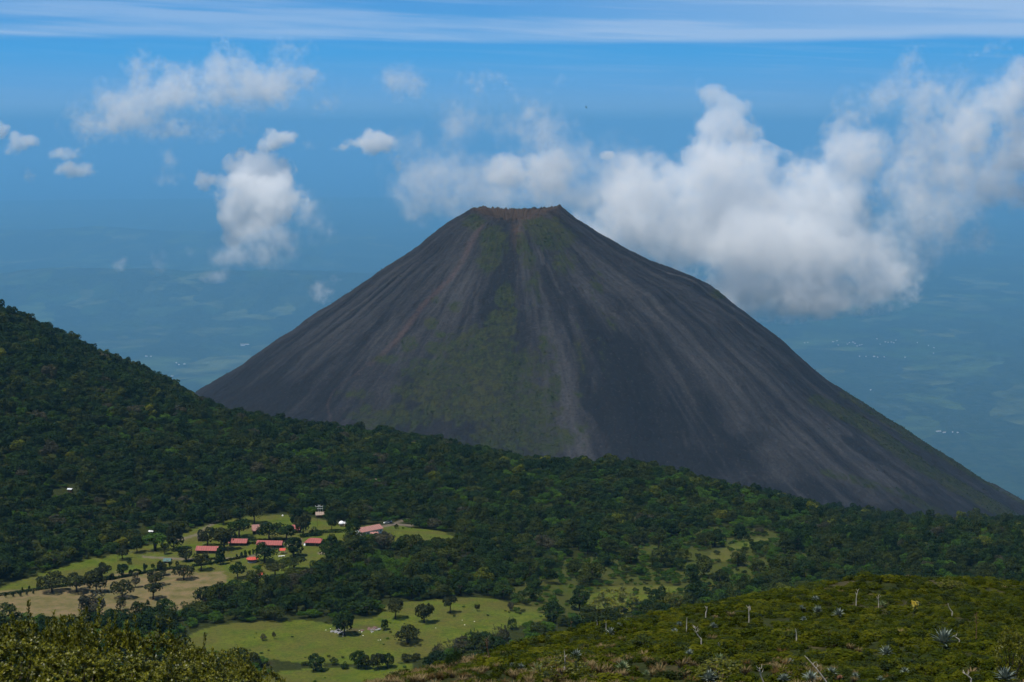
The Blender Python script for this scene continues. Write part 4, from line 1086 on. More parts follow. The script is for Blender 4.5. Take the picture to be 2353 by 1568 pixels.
# ---- dead flower stalks
stm = plain_mat('dead_stalk', (.52, .47, .42), .85, .1, .25, 3); stm2 = plain_mat('brown_stalk', (.16, .10, .06), .85, .1, .25, 3)
def stalk(bu, bv, tu, tv, bend, lab, mat=stm, twigs=6, th=.060):
    p = on_ground(bu * S_, bv * S_, .75); Y = p.y
    q0 = Vector(at_depth(bu * S_, bv * S_, Y)); q1 = Vector(at_depth(tu * S_, tv * S_, Y - .15)); d = q1 - q0
    o = empty('agave_stalk', tuple(q0)); b = MB(); pts = [Vector((0, 0, -.9))]; rd = [th]
    side_ = Vector((d.z, 0, -d.x)).normalized() if d.length > 0 else Vector((1, 0, 0))
    for i in range(9):
        f = i / 8; pts.append(d * f + side_ * bend * d.length * 4 * f * (1 - f)); rd.append(th * (1 - .62 * f))
    b.tube(pts, rd, 7); b.build('stem', mat, o)
    gg = random.Random(int(bu)); tw = MB()
    for i in range(twigs):
        f = gg.uniform(.5, .97); p_ = d * f + side_ * bend * d.length * 4 * f * (1 - f); a = gg.choice((-1, 1)) * gg.uniform(.12, .3)
        tw.tube([p_, p_ + Vector((a * .6, gg.uniform(-.2, .2), .12)), p_ + Vector((a, gg.uniform(-.3, .3), .3))], [.018, .013, .008], 5)
    if twigs: tw.build('twig', mat, o)
    return tag(o, lab, 'dead stalk', 'dead agave stalks on the slope')
stalk(2489, 2280, 2497, 2252, .03, 'short white dead stalk on the crest between two leafy bushes', twigs=0)
stalk(2647, 2298, 2652, 2276, .04, 'short white dead stalk on the upper slope, right of the upright crest bush', twigs=2)
stalk(2809, 2312, 2805, 2276, .02, 'twiggy pale dead stalk left of the group of four agaves', twigs=9)
stalk(2575, 2350, 2576, 2316, .0, 'straight white upright dead stalk in the middle of the slope', twigs=0)
stalk(2630, 2397, 2606, 2348, -.10, 'kinked white dead stalk with hanging twigs', twigs=8)
stalk(2240, 2345, 2239, 2328, .0, 'very short white stalk at the left foot of the large crest bush', twigs=0)
stalk(2273, 2355, 2273, 2333, .0, 'short pale stalk below the large crest bush', twigs=0)
stalk(2117, 2500, 2116, 2442, .03, 'white upright dead stalk left of the agave in the middle of the slope', twigs=2)
stalk(2141, 2360, 2141, 2330, .01, 'thin reddish brown stalk on the left part of the slope', stm2, 3, .05)
stalk(2987, 2391, 2982, 2358, .05, 'bare white stalk leaning left below the group of four agaves', twigs=0)
stalk(2863, 2559, 2849, 2504, -.05, 'leaning grey dead stalk at the bottom edge', twigs=5)
stalk(2697, 2424, 2694, 2410, .0, 'tiny pale stump of a stalk below the kinked one', twigs=0)
stalk(3211, 2253, 3219, 2212, -.05, 'pinkish pale stalk curving right near the slope top', twigs=4)
stalk(3295, 2262, 3293, 2234, .0, 'thin grey stalk beside the tiny bright agave', twigs=3, th=.05)
stalk(3571, 2295, 3555, 2263, -.08, 'white curved stalk leaning left on the right of the slope', twigs=0)
stalk(3098, 2557, 3018, 2460, .02, 'long pale fallen stalk slanting across the bottom of the slope', twigs=4)
stalk(3598, 2400, 3575, 2384, .0, 'short white broken stick at the right of the largest agave', twigs=1)
stalk(3642, 2546, 3618, 2528, .03, 'bleached forked dead branch at the bottom, left of the corner agave', twigs=7)
stalk(1840, 2474, 1826, 2392, -.06, 'thin dark leaning dead tree at the left edge of the slope', stm2, 12, .07)
stalk(3661, 2388, 3661, 2294, .01, 'thin dark twiggy sapling above and right of the largest agave', stm2, 16, .05)
# yellow flowering plant
p = on_ground(3432 * S_, 2284 * S_, .7); k = px_m(p) / S_
o = empty('flowering_plant', p, 0, (30 / k, 30 / k, 42 / k))
ym = foliage_mat('yellow_flower', (.45, .30, .02), (.65, .52, .06), (.75, .70, .25), .3, .6, .2, .1)
link(bpy.data.objects.new('flowers', clump_mesh('flowers', 5, ym, 220, .16)), o)
link(bpy.data.objects.new('stem', STEM[0]), o)
tag(o, 'small bright yellow flowering plant alone in the green scrub', 'flowering plant')
p = on_ground(3150 * S_, 2545 * S_, .5); k = px_m(p) / S_
o = empty('dry_plant', p, 0, (26 / k, 26 / k, 26 / k)); link(bpy.data.objects.new('leaves', agave_mesh(9, plain_mat('rusty_blade', (.30, .15, .09), .8, .1, .4, 3), 26)), o)
tag(o, 'small rusty dried out agave at the bottom edge', 'dried plant')

# ---- the scrub itself: one cover of low bushes
PR = []
for i in range(3):
    o = bpy.data.objects.new('bush', clump_mesh('bush', 70 + i, FM[('scrub', 'scrub', 'olive')[i]], 560, (.080, .105, .09)[i])); link(o)
    PR.append(o)
spots_ = [(3700, 2330, 'low olive bush high on the right of the slope'), (2820, 2400, 'low olive bush in the centre of the slope, under the twiggy stalk'), (2400, 2440, 'low olive bush on the left half of the slope, below the crest bush')]
for o, (bu, bv, lab) in zip(PR, spots_):
    p = on_ground(bu * S_, bv * S_); o.location = p + Vector((0, 0, .1)); o.scale = (2.4, 2.4, 1.5); tag(o, lab, 'bush', 'larger bushes on the scrub slope')
n = 60000
sx_ = g.uniform(-60, 150, n); sy_ = g.uniform(88, 380, n)
kp = thin(sx_, sy_, .85); sx_ = sx_[kp]; sy_ = sy_[kp]; sz_ = ground_h(sx_, sy_)
pu, pv_ = project(sx_, sy_, sz_)
open_ = fbm(sx_ / 9, sy_ / 9, 81, 3)
grassy = sstep(1500, 1560, pv_ + (open_ - .5) * 240) * sstep(2200, 1500, pu + (open_ - .5) * 900)      # brown grass shows through low on the slope
bare = g.uniform(0, 1, len(sx_)) < grassy * .75
bare |= (g.uniform(0, 1, len(sx_)) < sstep(.64, .76, fbm(sx_ / 5, sy_ / 5, 82, 3)) * .6)
bushy = ~bare
hh = (.30 + 1.0 * fbm(sx_ / 6 + sy_ / 20, sy_ / 5, 83, 3)) 
wd_ = g.uniform(1.0, 2.1, len(sx_)) * (1 + .9 * (g.uniform(0, 1, len(sx_)) < .10))
b_ = bushy
zo = np.zeros(int(b_.sum()))
scatter('scrub', np.c_[sx_, sy_, sz_ - .12][b_], np.c_[wd_, wd_, hh * g.uniform(.75, 1.25, len(sx_)) * 1.15][b_], g.uniform(0, 6.28, b_.sum()), np.where(g.uniform(0, 1, b_.sum()) < .16, 2, g.integers(0, 2, b_.sum())), PR,
        'low olive green scrub covering the near slope', 'scrub')
tm = bpy.data.objects.new('grass_tuft', tuft_mesh('grass_tuft', 4, FM['straw'], 90)); link(tm)
p = on_ground(2250 * S_, 2530 * S_); tm.location = p; tm.scale = (1.2, 1.2, .9); tag(tm, 'tall tuft of brown grass at the bottom edge left of the reddish patch', 'grass tuft')
tm2 = bpy.data.objects.new('grass_tuft', tuft_mesh('grass_tuft', 6, FM['rust'], 90)); link(tm2)
p = on_ground(2300 * S_, 2500 * S_); tm2.location = p; tm2.scale = (1.0, 1.0, .8); tag(tm2, 'rust red tuft of grass beside the green agave in brown grass', 'grass tuft')
n = 26000
gx = g.uniform(-60, 150, n); gy = g.uniform(88, 300, n)
kp = thin(gx, gy, .55); gx = gx[kp]; gy = gy[kp]; gz = ground_h(gx, gy)
pu, pv_ = project(gx, gy, gz); open_ = fbm(gx / 9, gy / 9, 81, 3)
gr = sstep(1500, 1560, pv_ + (open_ - .5) * 240) * sstep(2200, 1500, pu + (open_ - .5) * 900)
sl = g.uniform(0, 1, len(gx)) < gr * .75 + .02
gx, gy, gz = gx[sl], gy[sl], gz[sl]; gs = g.uniform(.5, 1.15, len(gx))
scatter('dry_grass', np.c_[gx, gy, gz - .05], np.c_[gs, gs, gs * .9], g.uniform(0, 6.28, len(gx)), (g.uniform(0, 1, len(gx)) < .12).astype(int), [tm, tm2], 'brown dry grass showing between the scrub', 'grass')
# ================================================================ cabins, kiosks, hedges and small things in the valley
def roof_mat(name, c, c2, stripes=1.6):
    m, nt = new_mat(name)
    tc = N(nt, 'ShaderNodeTexCoord'); sxx = N(nt, 'ShaderNodeSeparateXYZ'); L(nt, tc.outputs['Object'], sxx.inputs[0])
    wv = mth(nt, 'SINE', mth(nt, 'MULTIPLY', sxx.outputs[0], 2 * math.pi / stripes))
    n = noise(nt, tc.outputs['Object'], .8, 5, .65)
    f = mth(nt, 'ADD', mth(nt, 'MULTIPLY', wv, .16), n)
    finish(nt, ramp(nt, f, [(.25, c2), (.6, c), (.9, tuple(min(1, x * 1.35) for x in c))]), .6, .3)
    return m
redR = roof_mat('red_roof', (.30, .075, .065), (.22, .055, .048)); paleR = roof_mat('pale_red_roof', (.34, .17, .14), (.26, .12, .10)); orangeR = roof_mat('orange_red_roof', (.50, .085, .055), (.38, .06, .04), 1.1)
brownR = roof_mat('brown_roof', (.055, .035, .028), (.04, .026, .02)); tanR = roof_mat('tan_roof', (.30, .22, .17), (.22, .16, .12)); tealR = roof_mat('teal_roof', (.05, .12, .11), (.035, .09, .085))
wallM = plain_mat('dark_timber_wall', (.07, .06, .045), .85, .1, .3, .8); brick = plain_mat('brown_wall', (.13, .07, .045), .85, .1, .3, .8); whiteW = plain_mat('whitewashed_wall', (.55, .56, .58), .8, .2, .12, .8)
glass = plain_mat('window_glass', (.02, .025, .03), .15, .6, .2, 2); doorM = plain_mat('door_wood', (.16, .09, .05), .7, .2, .3, 2)
whiteP = plain_mat('white_paint', (.78, .78, .77), .6, .3, .08, 1); white_cloth = plain_mat('white_canvas', (.82, .82, .84), .7, .2, .06, .6); concrete = plain_mat('pale_concrete', (.30, .29, .28), .9, .1, .2, .5)

def wall_box(b, Lx, D, hw, rise=0):
    x, y = Lx / 2, D / 2
    if rise:
        P = [(-x, -y, -.6), (x, -y, -.6), (x, y, -.6), (-x, y, -.6), (-x, -y, hw), (x, -y, hw), (x, y, hw), (-x, y, hw), (-x, 0, hw + rise), (x, 0, hw + rise)]
        return b.poly(P, [(0, 1, 5, 4), (2, 3, 7, 6), (1, 2, 6, 9, 5), (3, 0, 4, 8, 7), (4, 5, 9, 8), (6, 7, 8, 9), (3, 2, 1, 0)])
    return b.box((0, 0, (hw - .6) / 2), (Lx, D, hw + .6))
def gable_roof(b, Lx, D, hw, rise, ov=.55, th=.14):
    x = Lx / 2 + ov; y = D / 2 + ov; dz = rise * ov / (D / 2)
    for s in (-1, 1):
        P = [(-x, s * y, hw - dz + .03), (x, s * y, hw - dz + .03), (x, 0, hw + rise + .03), (-x, 0, hw + rise + .03)]
        b.poly(P + [(a, c, d + th) for a, c, d in P], [(0, 1, 2, 3), (4, 5, 6, 7), (0, 1, 5, 4), (1, 2, 6, 5), (2, 3, 7, 6), (3, 0, 4, 7)])
    return b
def hip_roof(b, Lx, D, hw, rise, ov=.7, th=.15):
    x = Lx / 2 + ov; y = D / 2 + ov; r = Lx / 2 - D * .32
    P = [(-x, -y, hw), (x, -y, hw), (x, y, hw), (-x, y, hw), (-r, 0, hw + rise), (r, 0, hw + rise), (-x, -y, hw - th), (x, -y, hw - th), (x, y, hw - th), (-x, y, hw - th)]
    return b.poly(P, [(0, 1, 5, 4), (1, 2, 5), (2, 3, 4, 5), (3, 0, 4), (0, 6, 7, 1), (1, 7, 8, 2), (2, 8, 9, 3), (3, 9, 6, 0), (9, 8, 7, 6)])
def cabin(cu, bv, wpx, D, hw, rise, rz, rm, wm, lab, hip=False, nwin=3, name='cabin', group='red roofed cabins in the meadow', cat='cabin'):
    p = on_ground(cu * S_, bv * S_); k = px_m(p) / S_; Lx = wpx / k / max(.75, math.cos(rz)) - 1.0
    p = p + Vector((0, D / 2, 0)); p.z = max(p.z, float(ground_h(np.array([p.x]), np.array([p.y]))[0]))
    o = empty(name, p, rz)
    wall_box(MB(), Lx, D, hw, 0 if hip else rise).build('wall', wm, o)
    (hip_roof if hip else gable_roof)(MB(), Lx, D, hw + (.16 if hip else 0), rise).build('roof', rm, o)
    MB().box((Lx * .08, -D / 2 - .04, 1.0), (1.0, .08, 2.0)).build('door', doorM, o)
    for i in range(nwin):
        x = (i + .5) / nwin * Lx - Lx / 2
        if abs(x - Lx * .08) < 1.2: x += 1.9
        w_ = MB().box((x, -D / 2 - .03, min(1.4, hw - .75)), (1.3, .06, .9)).build('window', glass, o)
    MB().box((Lx / 2 + .03, 0, min(1.4, hw - .75)), (.06, 1.2, .9)).build('window', glass, o)
    return tag(o, lab, cat, group)
cabin(776, 2077, 84, 6.2, 2.4, 1.9, R(-4), redR, wallM, 'leftmost long red roofed cabin, lowest of the three')
cabin(892, 2048, 70, 6.2, 2.3, 1.9, R(-3), redR, wallM, 'red roofed cabin between a tall tree and the longest roof', nwin=2)
cabin(1010, 2056, 98, 6.6, 2.4, 1.9, R(-4), redR, wallM, 'cabin with the longest red roof, behind the big tree', nwin=4)
cabin(1180, 2049, 70, 8.0, 2.3, 2.2, R(-8), redR, wallM, 'hip roofed red cabin at the right, half under a great tree', hip=True)
cabin(755, 2031, 30, 4.0, 2.2, .9, R(-5), brownR, wallM, 'small dark brown shed behind a tree', nwin=1, name='shed', group='sheds and huts', cat='shed')
cabin(957, 2004, 28, 5.0, 3.0, 3.2, R(10), paleR, wallM, 'pinkish red house glimpsed between two wide dark trees', nwin=1)
cabin(1112, 2000, 36, 5.0, 2.8, 2.6, R(6), redR, wallM, 'small red roofed house glimpsed left of the tall tree', nwin=1)
cabin(1380, 2006, 78, 9.0, 3.0, 2.0, R(40), paleR, whiteW, 'long pale red roofed building set askew beside the lawn', nwin=5)
cabin(1402, 2017, 30, 4.2, 2.8, .7, R(12), paleR, whiteW, 'little white hut with a flat pink roof in front of the long building', nwin=1, name='hut', group='sheds and huts', cat='hut')
cabin(1198, 1942, 32, 5.0, 2.2, 1.5, R(10), tanR, brick, 'small brown hut with a pale tan roof below the white lattice frame', nwin=1, name='hut', group='sheds and huts', cat='hut')
cabin(262, 1847, 18, 2.4, 2.2, .5, R(-14), whiteW, brick, 'tiny white and orange hut alone in the wooded hillside', nwin=1, name='hut', group='sheds and huts', cat='hut')
cabin(1399, 1813, 24, 3.4, 2.4, .8, R(8), tanR, whiteW, 'tiny pale hut deep in the forest behind the clearing', nwin=1, name='hut', group='sheds and huts', cat='hut')
cabin(566, 2003, 18, 2.4, 1.8, .4, R(0), whiteP, whiteW, 'small white hut in the forest edge behind the thin trunked tree', nwin=1, name='hut', group='sheds and huts', cat='hut')
cabin(627, 2112, 30, 3.0, 1.5, 1.2, R(-8), tealR, wallM, 'small shelter with a rounded teal roof by the hedge', nwin=1, name='shelter', group='sheds and huts', cat='shelter')

def kiosk(cu, bv, wpx, lab):
    p = on_ground(cu * S_, bv * S_); k = px_m(p) / S_; r = wpx / k / 2
    p = p + Vector((0, r * .8, 0)); o = empty('kiosk', p, .3)
    MB().lathe([(r * .82, -.6), (r * .82, 1.05), (r * .78, 1.05), (r * .78, -.6)], 24, cap=False).build('wall', whiteW, o, True)
    rf = MB().lathe([(r * 1.08, 2.3), (r * 1.08, 2.45), (r * .6, 2.95), (.22, 3.3), (.01, 3.4)], 16).build('roof', orangeR, o)
    for i in range(8):
        a = i * math.pi / 4
        MB().tube([(r * .86 * math.cos(a), r * .86 * math.sin(a), -.5), (r * .86 * math.cos(a), r * .86 * math.sin(a), 2.4)], .09, 6).build('post', doorM, o)
    return tag(o, lab, 'kiosk', 'round kiosks with orange red roofs')
kiosk(944, 2113, 43, 'upper round kiosk with an orange red roof, at the end of the hedge')
kiosk(970, 2170, 34, 'lower round kiosk with an orange red roof, half behind a bush')
# awning
p = on_ground(1058 * S_, 2079 * S_); k = px_m(p) / S_; w_ = 24 / k; o = empty('awning', p + Vector((0, 2, 0)), -.1)
b = MB(); b.poly([(-w_ / 2, -1.6, 2.2), (w_ / 2, -1.6, 2.2), (w_ / 2, 1.6, 3.1), (-w_ / 2, 1.6, 3.1), (-w_ / 2, -1.6, 2.3), (w_ / 2, -1.6, 2.3), (w_ / 2, 1.6, 3.2), (-w_ / 2, 1.6, 3.2)], [(3, 2, 1, 0), (4, 5, 6, 7), (0, 1, 5, 4), (1, 2, 6, 5), (2, 3, 7, 6), (3, 0, 4, 7)]); b.build('canopy', orangeR, o)
for sx0 in (-1, 1):
    for sy0, hz0 in ((-1.5, 2.2), (1.5, 3.05)): MB().tube([(sx0 * (w_ / 2 - .1), sy0, -.4), (sx0 * (w_ / 2 - .1), sy0, hz0)], .07, 6).build('post', whiteP, o)
tag(o, 'orange red awning on posts between two big dark trees', 'awning')
# white tables under it
def table(cu, bv, lab):
    p = on_ground(cu * S_, bv * S_); o = empty('table', p, .2)
    MB().box((0, 0, .78), (2.2, 1.2, .10)).build('table_top', whiteP, o)
    for sx0 in (-1, 1):
        for sy0 in (-1, 1): MB().box((sx0 * .95, sy0 * .45, .3), (.12, .12, .86)).build('leg', whiteP, o)
    return tag(o, lab, 'table', 'white tables below the awning')
table(1050, 2090, 'white table below the awning, the left one of two'); table(1062, 2089, 'white table below the awning, the right one of two')
# double domed tent
p = on_ground(1289 * S_, 1977 * S_); k = px_m(p) / S_; w_ = 42 / k; o = empty('tent', p + Vector((0, 3, 0)), .05)
b = MB()
for s in (-1, 1): b.lathe([(w_ * .27, 1.7), (w_ * .26, 2.3), (w_ * .19, 3.2), (w_ * .08, 3.75), (.02, 3.9)], 20, (s * w_ * .235, 0, 0))
b.build('canopy', white_cloth, o, True)
for s in (-1, 1):
    for a in range(4):
        q = a * math.pi / 2 + .78; MB().tube([(s * w_ * .235 + math.cos(q) * w_ * .2, math.sin(q) * w_ * .2, -.4), (s * w_ * .235 + math.cos(q) * w_ * .2, math.sin(q) * w_ * .2, 2.0)], .07, 6).build('post', whiteP, o)
MB().box((0, 0, .75), (w_ * .8, 3.4, .9)).build('counter', tanR, o)
tag(o, 'white tent with two rounded domes at the edge of the trees', 'tent')
# white lattice frame
p = on_ground(1195 * S_, 1926 * S_); o = empty('lattice_frame', p + Vector((0, 3, 0)), .1); fw = 27 / (px_m(p) / S_)
for i, (x0, h0) in enumerate(((-.5, 5.6), (-.12, 5.9), (.14, 5.9), (.5, 5.2))): MB().box((x0 * fw, 0, h0 / 2 - .3), (.24, .24, h0 + .6)).build('post', whiteP, o)
for z0, x0, x1 in ((4.6, -.5, .5), (3.0, -.5, .5), (5.3, -.12, .14)): MB().box(((x0 + x1) / 2 * fw, -.32, z0), ((x1 - x0) * fw, .18, .26)).build('beam', whiteP, o)
tag(o, 'white lattice frame standing above the small tan roofed hut', 'frame')
# cars
def car(cu, bv, paint, rz, lab):
    p = on_ground(cu * S_, bv * S_); o = empty('parked_car', p, rz)
    prof = [(-2.1, .35), (-2.1, .85), (-1.9, .98), (-1.2, 1.02), (-.75, 1.5), (.85, 1.52), (1.45, 1.02), (2.0, .92), (2.15, .7), (2.15, .35)]
    P = [(x, s * .85 * (.86 if z > 1.2 else 1), z) for s in (-1, 1) for x, z in prof]; n = len(prof)
    MB().poly(P, [tuple(range(n)), tuple(range(2 * n - 1, n - 1, -1))] + [(i, (i + 1) % n, n + (i + 1) % n, n + i) for i in range(n)]).build('body', paint, o)
    for s in (-1, 1): MB().poly([(-1.05, s * .80, 1.08), (-.68, s * .745, 1.44), (.80, s * .745, 1.45), (1.25, s * .80, 1.08), (-1.05, s * .83, 1.08), (-.68, s * .775, 1.44), (.80, s * .775, 1.45), (1.25, s * .83, 1.08)], [(0, 1, 2, 3), (4, 5, 6, 7), (0, 1, 5, 4), (1, 2, 6, 5), (2, 3, 7, 6), (3, 0, 4, 7)]).build('window', glass, o)
    for x in (-1.3, 1.3):
        for s in (-1, 1): MB().tube([(x, s * .62, .33), (x, s * .88, .33)], .33, 12).build('wheel', glass, o)
    return tag(o, lab, 'car', 'cars parked in the shade by the lane')
bluep = plain_mat('blue_car_paint', (.16, .24, .38), .35, .5, .1, 1)
car(1449, 1964, whiteP, .4, 'white car parked in tree shade by the lane'); car(1459, 1960, bluep, .3, 'light blue car parked in tree shade by the lane')
# small white dome tents, lawn dots
def dome(cu, bv, r, lab):
    p = on_ground(cu * S_, bv * S_); o = empty('dome_tent', p, .5)
    MB().lathe([(r, -.2), (r * .97, r * .4), (r * .8, r * .95), (r * .45, r * 1.35), (.02, r * 1.5)], 14).build('shell', white_cloth, o, True)
    MB().poly([(-r * .3, -r * 1.02, -.1), (r * .3, -r * 1.02, -.1), (0, -r * .88, r * .9), (-r * .3, -r * .9, -.1), (r * .3, -r * .9, -.1), (0, -r * .76, r * .9)], [(0, 1, 2), (5, 4, 3), (0, 1, 4, 3), (1, 2, 5, 4), (2, 0, 3, 5)]).build('dark_opening', wallM, o)  # solid dark panel stands in for the shade inside the tent opening
    return tag(o, lab, 'tent', 'small white dome tents')
dome(1144, 2047, 1.0, 'small white dome tent at the left of the hip roofed cabin'); dome(890, 2088, .8, 'small white dome tent by the track, above the hedge end')
dome(1220, 2064, .9, 'small white dome tent in the shade under the great dark tree'); dome(1060, 1936, .7, 'tiny white dome tent on the upper green clearing')
# poles
def pole(cu, bv, h, lab):
    p = on_ground(cu * S_, bv * S_); o = empty('wooden_pole', p)
    MB().tube([(0, 0, -.5), (0, 0, h)], [.13, .09], 7).build('post', stm2, o); MB().box((0, 0, h - .5), (1.4, .1, .12)).build('crossbar', stm2, o)
    return tag(o, lab, 'pole', 'wooden poles on the lawns')
pole(442, 2106, 7, 'thin wooden pole in the open grass beside a little round bush'); pole(855, 2073, 7, 'thin wooden pole in front of the middle red roofed cabin'); pole(1190, 1975, 6, 'thin wooden pole on the upper lawn right of the tall tree')
# rows of stakes on the right lawn
sk = MB(); sk.tube([(0, 0, -.3), (0, 0, 2.4)], [.10, .07], 6); so_ = sk.build('stake', stm2)
first = True
for i in range(14):
    cu = 1433 + (i % 7) * 7.6 + (i // 7) * 4; bv = 1985 + (i // 7) * 9 + (i % 7) * 1.4
    o = so_ if first else copy_tree(so_); first = False
    o.location = on_ground(cu * S_, bv * S_); tag(o, 'thin dark stake in the two rows on the right lawn', 'stake', 'stakes on the right lawn')
# rubble by the dense tree in the lower meadow
def rock_mesh(seed):
    bm = bmesh.new(); bmesh.ops.create_icosphere(bm, subdivisions=2, radius=.5); gg = random.Random(seed)
    for v in bm.verts: v.co = v.co * gg.uniform(.75, 1.15); v.co.z *= .65
    me = bpy.data.meshes.new('stone'); bm.to_mesh(me); bm.free(); return me
paleS = plain_mat('pale_stone', (.62, .60, .57), .9, .1, .15, 2); redS = plain_mat('reddish_stone', (.16, .10, .085), .9, .1, .4, 2); greyS = plain_mat('grey_stone', (.22, .22, .23), .9, .1, .3, 2)
RK = [rock_mesh(i) for i in range(4)]
for i, m in enumerate((paleS, redS, greyS, paleS)): RK[i].materials.append(m)
gg = random.Random(4)
for (x0, y0) in ((1425, 165), (1715, 78), (1742, 130), (1850, 92), (580, 192), (608, 208), (718, 216), (622, 248), (790, 298), (815, 296), (400, 254), (262, 172), (212, 186)):
    bu, bv = c9(x0, y0); o = link(bpy.data.objects.new('stone', RK[0 if gg.random() < .6 else 3])); o.location = on_ground(bu * S_, bv * S_); s = gg.uniform(.45, .8); o.scale = (s * 1.2, s, s); o.rotation_euler = (0, 0, gg.uniform(0, 6))
    tag(o, 'white stone lying in the grass of the lower meadow', 'stone', 'white stones in the lower meadow')
for i in range(42):
    if i < 24: x0, y0 = gg.gauss(720, 55), gg.gauss(172, 16)
    else: x0, y0 = gg.gauss(330, 45), gg.gauss(205, 14)
    bu, bv = c9(x0, y0); o = link(bpy.data.objects.new('stone', RK[1 if (i < 24 and gg.random() < .7) else 2])); o.location = on_ground(bu * S_, bv * S_); s = gg.uniform(.8, 2.4); o.scale = (s * 1.3, s, s * .8); o.rotation_euler = (0, 0, gg.uniform(0, 6))
    if i < 24: tag(o, 'reddish grey stone in the heap left of the small pointed tree', 'stone', 'stones of the reddish heap')
    else: tag(o, 'grey stone in the broken pit under the dense dark tree', 'stone', 'stones of the broken pit')

# ---- hedges
def hedge(pts, wd, ht, lab, m='dark', seed=1):
    g = np.random.default_rng(seed); P = []
    Q = [on_ground(a * S_, b * S_) for a, b in pts]
    for a, b in zip(Q[:-1], Q[1:]):
        n_ = max(2, int((b - a).length / .5))
        for i in range(n_):
            q = a.lerp(b, i / n_); P.append((q.x, q.y, float(ground_h(np.array([q.x]), np.array([q.y]))[0])))
    P = np.array(P); c0 = P[0].copy()
    k = np.repeat(np.arange(len(P)), 26); n_ = len(k)
    side_ = g.integers(0, 3, n_); ox = g.uniform(-.5, .5, (n_, 3)) * np.array([.8, wd, 0]); ox[:, 2] = g.uniform(-.1, 1, n_) * ht * (1 + .12 * np.sin(k * .9))
    ox[:, 1] = np.where(side_ == 0, -wd / 2, np.where(side_ == 1, wd / 2, ox[:, 1])) + g.uniform(-.1, .1, n_); ox[:, 2] = np.where(side_ == 2, ht * (1 + .12 * np.sin(k * .9)), ox[:, 2])
    nn = np.zeros((n_, 3)); nn[:, 1] = np.where(side_ == 0, -1, np.where(side_ == 1, 1, 0)); nn[:, 2] = np.where(side_ == 2, 1, .2)
    V, F = leaf_cards(P[k] + ox - c0, unit(nn + g.normal(size=nn.shape) * .4), g.uniform(.35, .7, n_), g)
    me = mesh_np('hedge', V, F, FM[m]); add_attr(me, 'tone', 'FLOAT', np.repeat(g.uniform(0, .8, n_), 4))
    o = link(bpy.data.objects.new('hedge', me)); o.location = c0; return tag(o, lab, 'hedge')
HL = [c1(-30, 1026), c1(150, 1000), c1(390, 965), c1(600, 938), c1(930, 886), c1(1150, 850), c1(1390, 803), c1(1540, 785), c1(1640, 768)]
hedge(HL, 1.6, 1.5, 'long dark clipped hedge crossing the meadow below the broad trees', seed=2)
hedge([c1(1700, 765), c1(1850, 745), c1(2000, 715), c1(2180, 680)], 1.4, 1.3, 'shorter dark hedge running up to the upper round kiosk', seed=3)
hedge([c2(780, 580), c2(1000, 600), c2(1300, 598), c2(1560, 585)], 1.3, 1.4, 'low hedge behind the longest red roof', seed=4)
hedge([c2(935, 640), c2(1045, 642)], 1.2, 1.6, 'short hedge between the middle cabin and the longest roof', 'olive', seed=5)
hedge([c2(1600, 560), c2(1720, 545), c2(1900, 500), c2(2080, 495), c2(2170, 490)], 3.0, 2.0, 'wide dark hedge behind the hip roofed cabin', seed=6)
hedge([c1(1640, 725), c1(1800, 712), c1(1900, 700)], 1.2, 1.2, 'short hedge across the track below the leftmost cabin', seed=7)
# clipped bushes along the hedge
TOP = crown_mesh('column', 901, FM['dark'], 'clipped_bush')
for (x0, y0, w_, h_) in ((50, 1040, 18, 45), (115, 1035, 22, 40), (178, 1030, 24, 42), (238, 1020, 18, 34), (198, 985, 16, 34), (258, 978, 18, 40), (295, 1008, 18, 28), (1000, 880, 16, 32), (1150, 835, 30, 40), (1280, 808, 34, 62), (1348, 776, 34, 30), (1410, 770, 26, 50),
                         (1500, 770, 26, 44), (1855, 752, 22, 44), (1905, 745, 22, 46), (2040, 722, 20, 30), (2090, 700, 18, 40), (2130, 690, 22, 48), (2165, 680, 24, 52), (2200, 668, 22, 40), (2235, 660, 20, 44)):
    bu, bv = c1(x0, y0); p = on_ground(bu * S_, bv * S_); k = px_m(p) / S_
    o = link(bpy.data.objects.new('clipped_bush', TOP)); o.location = p; s = w_ / 2.351 / k; h = h_ / 2.351 / k; o.scale = (s * 1.2, s * 1.2, h * 1.1); o.rotation_euler = (0, 0, x0)
    tag(o, 'small dark clipped bush in the row along the hedge', 'clipped bush', 'clipped bushes along the hedge')
# clipped arch
bu, bv = c1(1205, 832); p = on_ground(bu * S_, bv * S_); k = px_m(p) / S_; o = empty('clipped_arch', p)
g2 = np.random.default_rng(5); a = g2.uniform(0, math.pi, 900); rr0 = 92 / 2.351 / k / 2; th_ = g2.normal(size=(900, 3)) * .28
V, F = leaf_cards(np.c_[np.cos(a) * rr0, 0 * a, np.sin(a) * rr0 * .85] + th_, unit(g2.normal(size=(900, 3))), g2.uniform(.3, .6, 900), g2)
me = mesh_np('foliage', V, F, FM['dark']); add_attr(me, 'tone', 'FLOAT', np.repeat(g2.uniform(0, .7, 900), 4)); link(bpy.data.objects.new('foliage', me), o)
tag(o, 'low clipped green arch just above the long hedge', 'clipped arch')
bu, bv = c1(1562, 755); p = on_ground(bu * S_, bv * S_); k = px_m(p) / S_; o = empty('clipped_ring', p)
a = g2.uniform(0, 2 * math.pi, 700); rr0 = 1.0; th_ = g2.normal(size=(700, 3)) * .22
V, F = leaf_cards(np.c_[np.cos(a) * rr0 * .7, 0 * a, np.sin(a) * rr0 * 1.1 + 1.4] + th_, unit(g2.normal(size=(700, 3))), g2.uniform(.25, .5, 700), g2)
